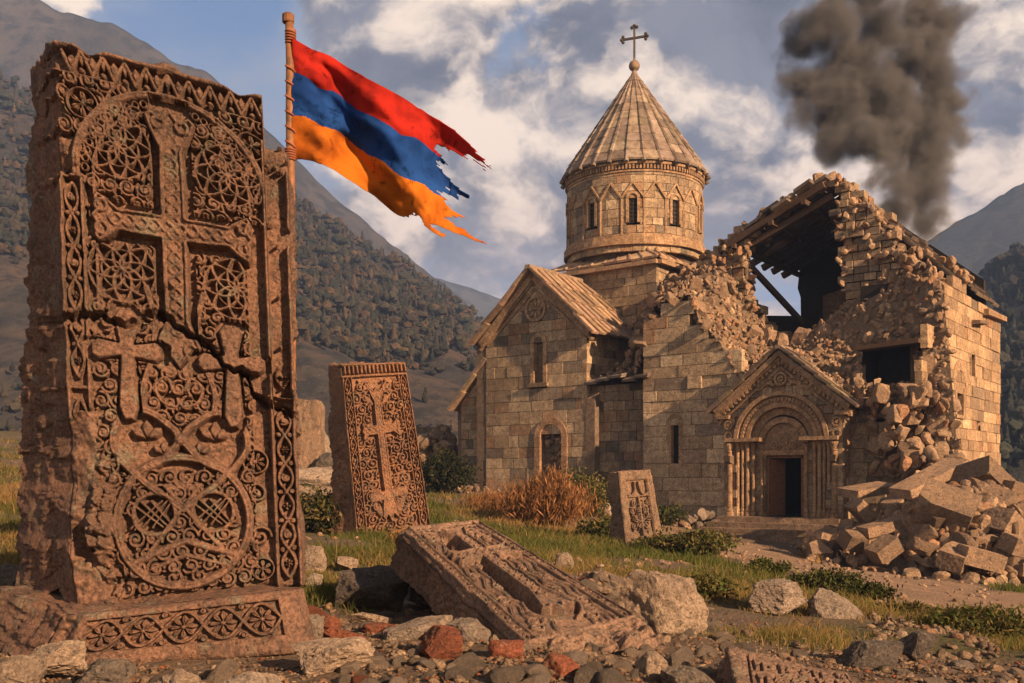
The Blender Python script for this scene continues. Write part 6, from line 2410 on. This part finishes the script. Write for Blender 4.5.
boulder(309, 545, 571, 32, M_PALEROCK, 'pale square stone in the grass right of the tall slab', 22, .8, box=.6)
boulder(348, 556, 570, 24, M_PALEROCK, 'small white stone in the grass left of the dark boulder', 23, .8)
boulder(314, 573, 590, 16, M_ROCK, 'small grey upright stone beside the tall slab', 24, .8)
boulder(566, 552, 571, 20, M_PALEROCK, 'small pointed pale stone behind the toppled slab', 25, .8, lo=.4, hi=.7)
boulder(302, 399, 470, 42, M_TUFF3, 'upright weathered block standing behind the tall slab', 26, .7, Y=24, box=.9, cuts=5, rough=.04, hi=1.1, lo=.8, name='standing_stone', cat='standing stone')
boulder(327, 452, 478, 26, M_DARKROCK, 'dark pointed stone leaning on the upright weathered block', 27, .8, Y=23.4)
boulder(309, 466, 496, 62, M_ROCK, 'long rounded grey boulder below the upright weathered block', 28, .8, Y=21, box=.3, cuts=8, rough=.04)
boulder(324, 425, 470, 14, M_ROCK, 'thin broken stone just right of the upright weathered block', 29, .8, Y=25, box=.6)
boulder(10, 563, 605, 34, M_DARKROCK, 'dark stone at the left edge behind the carved base', 30, .8, box=.4)
boulder(12, 590, 612, 44, M_ROCK, 'brown stone at the left edge beside the tall slab', 31, .7, box=.4)
boulder(52, 641, 672, 64, M_PALEROCK, 'pale brown stone before the left end of the carved base', 32, .8, Y=4.75, box=.2, rough=.08)
boulder(16, 654, 690, 56, M_PALEROCK, 'pale stone in the bottom left corner', 33, .8, Y=4.6, box=.2, rough=.08)
boulder(100, 658, 690, 60, M_ROCK, 'brown stone at the bottom edge below the carved base, second from the corner', 34, .8, Y=4.6, box=.2, rough=.08)
boulder(175, 668, 700, 60, M_PALEROCK, 'rough stone at the bottom edge under the middle of the carved base', 35, .8, Y=4.5, box=.2, rough=.08)
boulder(243, 672, 702, 74, M_ROCK, 'flat brown stone at the bottom edge under the right end of the carved base', 36, .6, Y=4.5, box=.3, rough=.08)
boulder(500, 546, 556, 30, M_ROCK, 'low grey stone in the grass behind the toppled slab', 37, .8, Y=17)
boulder(556, 512, 530, 60, M_ROCK, 'flat pale ledge of rock below the dry bush', 38, .7, Y=26, box=.5)
boulder(596, 524, 542, 44, M_ROCK, 'low grey boulder left of the small tilted slab', 39, .8, Y=23, box=.4)
boulder(606, 488, 520, 42, M_ROCK, 'grey boulder against the church wall behind the small tilted slab', 40, .8, Y=31)
boulder(585, 478, 500, 40, M_ROCK, 'brown rock at the foot of the stained church wall', 41, .8, Y=34)
boulder(520, 487, 500, 40, M_ROCK, 'long low rock at the foot of the gabled church wall', 42, .6, Y=35)
boulder(492, 520, 530, 60, M_ROCK, 'flat stone in the dry grass behind the toppled slab', 43, .6, Y=25)
boulder(455, 512, 520, 44, M_ROCK, 'low stone in the dry grass right of the leaning slab', 44, .6, Y=27)

# low ruined wall at the far left of the church
rw = RockMass(12, 2, 140, 11, .05)
for k in range(420):
    px = rng.uniform(398, 460)
    Y = 44 + float(np.clip(rng.normal(0, .5), -1, 1))
    top = np.interp(px, [398, 415, 432, 446, 460], [474, 448, 436, 430, 462])
    py = rng.uniform(top, 492)
    rw.add(W(px, py, Y), rng.uniform(.18, .42), stone_col() * .8)
o = rw.build('ruined_wall', M_RUB)
tag(o, 'low tumbledown stone wall beyond the left end of the church', 'wall', None, 'thing')
mb = MB()
roof_tiles(mb, W(416, 437, 45), W(446, 437, 46), W(452, 431, 49), W(420, 431, 49), 3, 1, .3, .05, 3)
o = mb.build('fallen_slab', M_ROOF)
tag(o, 'flat roof slabs lying on top of the tumbledown wall', 'roof slabs', None, 'thing')

# loose stones and gravel in the foreground
def fg_zone(x, y):
    g = 1 - grass_density(x, y)
    g = g * np.clip((road_dist(x, y) - .9) / .5, 0, 1)
    return g


lst = []
GR_FG = 'loose stones on the gravel in front'
for k in range(5000):
    Y = rng.uniform(4.7, 9.5)
    px = rng.uniform(-80, 1100)
    X = (px - 512) / F * Y
    d = float(fg_zone(np.array(X), np.array(Y)))
    if (px < 300 and 5.2 < Y < 6.6) or (712 < px < 885 and Y < 5.7):
        continue
    if rng.random() > d * np.clip((8.6 - Y) / 2, 0.04, 1):
        continue
    s_ = float(np.clip(rng.lognormal(-3.8, .6), .008, .10))
    lst.append((np.array([X, Y, gz(X, Y) + s_ * .08]), s_, px))
for k in range(260):                                        # stony heap behind the boulder
    px, Y = rng.normal(598, 18), rng.normal(9.6, .35)
    X = (px - 512) / F * Y
    s_ = rng.uniform(.03, .09)
    lst.append((np.array([X, Y, gz(X, Y) + max(0, .16 - abs(px - 598) * .005) * rng.random() + s_ * .2]), s_, px))
for k in range(220):
    px, Y = rng.uniform(870, 1000), rng.uniform(7.2, 9.6)
    X = (px - 512) / F * Y
    s_ = rng.uniform(.02, .06)
    lst.append((np.array([X, Y, gz(X, Y) + s_ * .2]), s_, px))
lst.sort(key=lambda q: -q[1] / q[0][1])
MATS = [M_ROCK, M_ROCK, M_DARKROCK, M_PALEROCK, M_ROCK, M_REDROCK]
LABS = {'field_rock': 'brown grey pebble sized stone lying loose on the gravel in front', 'dark_rock': 'dark pebble sized stone lying loose on the gravel in front',
        'pale_rock': 'pale pebble sized stone lying loose on the gravel in front', 'red_rock': 'red pebble sized stone lying loose on the gravel in front'}
rm = RockMass(20, 2, 160, 12, .05, .42, .85)
for k, (p_, s_, px) in enumerate(lst):
    if k < 170:
        m = MATS[rng.integers(5 if not 300 < px < 600 else 6)]
        put_stone('loose_stone', ('round', 'rock')[k % 2], k % 7, m, p_, s_ * 1.1, tuple(rng.normal(0, .3, 2)) + (rng.uniform(0, 6.3),), LABS[m.name], 'stone', GR_FG + ', ' + m.name.split('_')[0])
    else:
        rm.add(p_, s_, stone_col() * np.array((.75, .78, .8)), True)
for k in range(14000):                                       # fine gravel
    Y = 4.6 + rng.random() ** 1.5 * 5
    px = rng.uniform(-60, 1090)
    X = (px - 512) / F * Y
    if rng.random() > float(fg_zone(np.array(X), np.array(Y))) * np.clip((9 - Y) / 2.5, .1, 1):
        continue
    s_ = rng.uniform(.005, .017)
    c = stone_col() * .75 if rng.random() > .07 else np.array((.38, .12, .05))
    rm.add(np.array([X, Y, gz(X, Y) + s_ * .2]), s_, c * .9, True)
o = rm.build('gravel', M_RUB)
tag(o, 'loose gravel and pebbles spread over the ground in front', 'gravel', None, 'stuff')
# small stones along the verge and on the track
rm = RockMass(10, 1, 190, 7, 0, .6, .9)
for k in range(1500):
    Y = rng.uniform(9, 30)
    px = rng.uniform(560, 1060) if k % 2 else rng.uniform(280, 760)
    X = (px - 512) / F * Y
    if rng.random() < float(grass_density(np.array(X), np.array(Y))) * .8:
        continue
    s_ = rng.uniform(.015, .07)
    rm.add(np.array([X, Y, gz(X, Y) + s_ * .1]), s_, stone_col(), True)
o = rm.build('scattered_stones', M_RUB)
tag(o, 'small stones scattered along the dirt track and its verge', 'stones', None, 'stuff')
# rubble at the foot of the walls
rm = RockMass(10, 2, 200, 9, .05)
for k in range(420):
    px = rng.uniform(458, 725)
    s = s_at(px, 0)
    t = -abs(rng.normal(0, .9)) - .1
    p_ = C(s, t, 0)
    s_ = float(np.clip(rng.lognormal(-2.1, .5), .05, .34))
    if px < 560:
        s_ *= .8
    p_[2] = gz(p_[0], p_[1]) + s_ * .2
    rm.add(p_, s_, stone_col() * .85)
o = rm.build('fallen_stones', M_RUB)
tag(o, 'weathered stones strewn along the foot of the church walls', 'stones', None, 'stuff')

# ------------------------------------------------------------------ plants
def leaf_mat(name, trans=.25):
    m, T = new_mat(name)
    at = T.n('ShaderNodeAttribute', attribute_name='Col').outputs['Color']
    d = T.n('ShaderNodeBsdfDiffuse', i={'Color': at})
    tr = T.n('ShaderNodeBsdfTranslucent', i={'Color': at})
    mx = T.n('ShaderNodeMixShader', i={0: trans})
    T.t.links.new(d.outputs[0], mx.inputs[1])
    T.t.links.new(tr.outputs[0], mx.inputs[2])
    T.t.links.new(mx.outputs[0], T.n('ShaderNodeOutputMaterial').inputs[0])
    return m


M_LEAF = leaf_mat('leaves')
M_GRASS = leaf_mat('grass_blades')


def bush(px, py, Y, wpx, hpx, cols, n, leaf, label, seed, stalky=0.0, group=None, cat='bush'):
    """Bush of separate leaves on thin branching stems."""
    r = np.random.default_rng(seed)
    base = W(px, py, Y)
    base[2] = gz(base[0], Y) - .02
    w, h = wpx / F * Y / 2, hpx / F * Y
    root = empty('bush', base, label, cat, group)
    mb = MB()
    tips = []
    for k in range(26):
        a, rr = r.uniform(0, 6.28), w * math.sqrt(r.random())
        hh = h * (1 - .5 * (rr / w) ** 2) * r.uniform(.65, 1.0)
        tip = base + (rr * math.cos(a), rr * math.sin(a) * .8, hh)
        mid = base + (rr * .45 * math.cos(a), rr * .4 * math.sin(a), hh * .55)
        mb.tube([base + r.normal(0, .04, 3) * (1, 1, 0), mid, tip], [.02 * w + .004, .010 * w + .003, .003], 5, (.10, .06, .035))
        tips += [(tip, 1.0), (mid * .4 + tip * .6, .9), (mid, .8)]
    mb.build('stem', M_RUB if False else plain_mat('twigs', (.12, .07, .04)), root)
    idx = r.integers(len(tips), size=n)
    ctr = np.array([tips[i][0] for i in idx]) + r.normal(0, 1, (n, 3)) * np.array([w * .20, w * .18, h * .13])
    ctr[:, 2] = np.maximum(ctr[:, 2], base[2] + .02)
    d = r.normal(size=(n, 3)) + np.array([0, 0, .4 + stalky * 2.5])
    d /= np.linalg.norm(d, axis=1)[:, None]
    s = np.cross(d, r.normal(size=(n, 3)))
    s /= np.linalg.norm(s, axis=1)[:, None]
    L = leaf * r.uniform(.6, 1.4, n)[:, None]
    Wd = L * (.42 - .38 * stalky)
    V = np.stack([ctr, ctr + d * L * .5 + s * Wd * .5, ctr + d * L, ctr + d * L * .5 - s * Wd * .5], 1).reshape(-1, 3)
    c = np.array(cols)[r.integers(len(cols), size=n)] * r.uniform(.6, 1.4, (n, 1))
    clump = .75 + .5 * (fbm(ctr * (2.2 / max(w, .3)), 2, seed) * .5 + .5)
    c = c * clump[:, None]
    me = mesh_arr(V, np.arange(n * 4).reshape(-1, 4), np.repeat(c, 4, 0), False)
    me.materials.append(M_LEAF)
    attach(bpy.data.objects.new('foliage', me), root)


GREEN = [(.052, .068, .020), (.07, .08, .025), (.09, .085, .03)]
DARKG = [(.022, .028, .014), (.032, .036, .018), (.04, .038, .02)]
DRY = [(.23, .105, .045), (.17, .085, .04), (.28, .14, .06), (.12, .07, .035)]
OLIVE = [(.10, .085, .03), (.075, .07, .026), (.13, .095, .04)]
bush(578, 506, 30, 66, 46, GREEN + OLIVE, 7000, .13, 'green leafy bush at the foot of the stained church wall', 1)
bush(548, 524, 25, 78, 50, DRY, 14000, .20, 'tall dry reddish brown bush behind the toppled slab', 2, .8)
bush(500, 516, 28, 70, 22, DRY, 9000, .17, 'low dry grass clump left of the tall dry bush', 3, .9)
bush(445, 498, 37, 52, 38, DARKG, 5200, .16, 'dark bush beneath the tumbledown wall left of the church', 4)
bush(622, 536, 22, 70, 26, GREEN + OLIVE, 4200, .11, 'low green bush left of the small tilted slab', 5)
bush(686, 553, 19, 84, 24, GREEN + OLIVE, 4800, .09, 'low green weeds right of the small tilted slab', 6)
bush(768, 578, 14.5, 40, 17, GREEN, 2800, .06, 'small green bush behind the broad brown boulder', 7)
bush(828, 588, 13, 74, 20, GREEN + DARKG, 4200, .06, 'dark green bush between the boulders and the dirt track', 8)
bush(866, 592, 12.5, 46, 16, GREEN + DARKG, 3000, .055, 'low green bush beside the dirt track, right of the dark green one', 9)
bush(975, 642, 8.6, 110, 26, GREEN + OLIVE, 6000, .045, 'wide green patch of weeds at the lower right by the track', 10)
bush(905, 622, 10, 60, 14, OLIVE, 2600, .05, 'thin olive weeds just left of the wide green patch', 11)
bush(322, 520, 17.5, 66, 40, DARKG + OLIVE, 5000, .10, 'dark scrub between the tall slab and the leaning slab', 12)
bush(700, 608, 9.6, 60, 20, OLIVE + GREEN, 3600, .05, 'olive weeds growing beside the large pale boulder', 13)
bush(420, 545, 14, 60, 16, OLIVE + DRY, 3000, .08, 'mixed dry weeds at the foot of the leaning slab', 14, .5)
bush(655, 528, 30, 60, 20, DARKG + GREEN, 3000, .12, 'dark weeds along the church wall behind the small tilted slab', 15)

# grass
def grass():
    r = np.random.default_rng(21)
    P = []
    n = 48000
    Y = np.exp(r.uniform(math.log(6.2), math.log(44), n * 3))
    px = r.uniform(-60, 1090, n * 3)
    X = (px - 512) / F * Y
    d = grass_density(X, Y)
    cl = fbm(p3(X * .9, Y * .6), 3, 33) * .5 + .5
    keep = r.random(n * 3) < d * np.clip(cl * 2.2 - .55, 0, 1) * np.where(Y < 12, 1, .75)
    X, Y, cl = X[keep], Y[keep], cl[keep]
    Z = ground_z(X, Y) + ground_detail(X, Y)
    k = 7
    m = len(X)
    bx = np.repeat(X, k) + r.normal(0, .045, m * k) * np.repeat(np.clip(Y / 10, .6, 2), k)
    by = np.repeat(Y, k) + r.normal(0, .045, m * k) * np.repeat(np.clip(Y / 10, .6, 2), k)
    bz = np.repeat(Z, k) - .01
    sc = np.repeat(np.clip(.55 + Y / 18, .6, 2.0) * (.5 + cl), k)
    h = r.uniform(.03, .09, m * k) * sc * np.where(r.random(m * k) < .05, 2.0, 1.0)
    w = r.uniform(.0022, .0045, m * k) * np.repeat(np.clip(Y / 6.5, 1, 5), k)
    a = r.uniform(0, 6.28, m * k)
    ln = r.normal(0, .5, (m * k, 2)) * h[:, None]
    b = np.stack([bx, by, bz], -1)
    wv = np.stack([np.cos(a) * w, np.sin(a) * w * .4, 0 * w], -1)
    mid = b + np.stack([ln[:, 0] * .35, ln[:, 1] * .35, h * .6], -1)
    tip = b + np.stack([ln[:, 0], ln[:, 1], h], -1)
    V = np.stack([b - wv, b + wv, mid + wv * .7, mid - wv * .7, tip], 1).reshape(-1, 3)
    i = np.arange(m * k)[:, None] * 5
    tri = np.concatenate([i + [0, 1, 2], i + [0, 2, 3], i + [3, 2, 4]], 0)
    pal = np.array([(.060, .075, .020), (.085, .090, .026), (.12, .105, .036), (.19, .13, .055), (.24, .145, .06)])
    dry = np.clip(fbm(p3(X * .3, Y * .2), 3, 44) * .5 + .34 + np.where(Y > 18, .25, 0), 0, .999)
    ci = np.clip((np.repeat(dry, k) * 5 + r.normal(0, 1.0, m * k)).astype(int), 0, 4)
    c = pal[ci] * r.uniform(.7, 1.25, (m * k, 1))
    me = mesh_arr(V, tri, np.repeat(c, 5, 0), False)
    me.materials.append(M_GRASS)
    o = link(bpy.data.objects.new('grass', me))
    tag(o, 'short green and dry grass growing between the stones', 'grass', None, 'stuff')


grass()

# ------------------------------------------------------------------ smoke behind the ruin
def smoke():
    Y0 = 56.0
    blobs = [(905, 250, 22, 0), (928, 222, 26, 1), (902, 212, 28, 0), (925, 190, 32, 1), (890, 178, 32, -1), (915, 155, 40, 0), (865, 140, 34, -1), (930, 125, 38, 1), (885, 112, 48, 0),
             (838, 112, 38, -1), (938, 88, 36, 1), (850, 72, 44, 0), (905, 62, 48, 1), (808, 84, 30, 0), (800, 120, 20, -1), (880, 30, 44, 0), (952, 108, 20, 0), (830, 30, 34, -1), (930, 20, 38, 1), (870, -20, 46, 0), (800, 45, 24, 0), (835, 140, 24, -1)]
    bm = bmesh.new()
    for (px, py, rr, dz) in blobs:
        c = W(px, py, Y0 + dz * 1.2)
        bmesh.ops.create_icosphere(bm, subdivisions=3, radius=rr / F * Y0 * 1.3, matrix=__import__('mathutils').Matrix.Translation(c))
    me = bpy.data.meshes.new('smoke_hull')
    bm.to_mesh(me)
    bm.free()
    o = bpy.data.objects.new('smoke', me)
    link(o)
    rm_ = o.modifiers.new('union', 'REMESH')
    rm_.mode, rm_.voxel_size = 'VOXEL', .35
    dp = bpy.context.evaluated_depsgraph_get()
    me2 = bpy.data.meshes.new_from_object(o.evaluated_get(dp))
    o.modifiers.clear()
    o.data = me2
    me2.name = 'smoke'
    m, T = new_mat('smoke')
    p = geo_pos(T)
    up = (0, 0, 0)
    wv = T.vmath('SCALE', T.vmath('SUBTRACT', T.noise(p, .35, 3, .5, out='Color'), (.5, .5, .5)), 2.6)
    q = T.vmath('ADD', p, wv)
    field = None
    for (px, py, rr, dz) in blobs:
        c = W(px, py, Y0 + dz * 1.2)
        R_ = rr / F * Y0
        d = T.math('DIVIDE', T.vmath('DISTANCE', q, tuple(c), out=1), R_)
        v = T.math('SUBTRACT', 1.0, d)
        field = v if field is None else T.n('ShaderNodeMath', operation='SMOOTH_MAX', i={0: field, 1: v, 2: .25}).outputs[0]
    nz = T.noise(T.vmath('ADD', p, T.vmath('SCALE', wv, .6)), .48, 8, .62)
    f = T.math('ADD', T.math('MULTIPLY', field, 1.25), T.math('MULTIPLY_ADD', nz, 4.4, -2.25))
    dens = T.math('MULTIPLY', T.ramp(f, -0.1, 1.5), 3.6)
    vol = T.n('ShaderNodeVolumePrincipled', i={'Color': (.22, .22, .23), 'Anisotropy': .1})
    T.t.links.new(dens, vol.inputs['Density'])
    T.t.links.new(vol.outputs[0], T.n('ShaderNodeOutputMaterial').inputs['Volume'])
    m.cycles.volume_step_rate = .3
    me2.materials.clear()
    me2.materials.append(m)
    tag(o, 'dark billowing column of smoke rising behind the ruin', 'smoke', None, 'stuff')


smoke()

# ------------------------------------------------------------------ haze
mb = MB()
mb.box((-2600, -130, -8), (5200, 0, 0), (0, 1500, 0), (0, 0, 272))
m, T = new_mat('haze')
vol = T.n('ShaderNodeVolumePrincipled', i={'Color': (.34, .52, .95), 'Density': .0005, 'Anisotropy': .0})
T.t.links.new(vol.outputs[0], T.n('ShaderNodeOutputMaterial').inputs['Volume'])
hz_o = mb.build('haze', m)
tag(hz_o, 'thin bluish haze over the valley', 'haze', None, 'stuff')
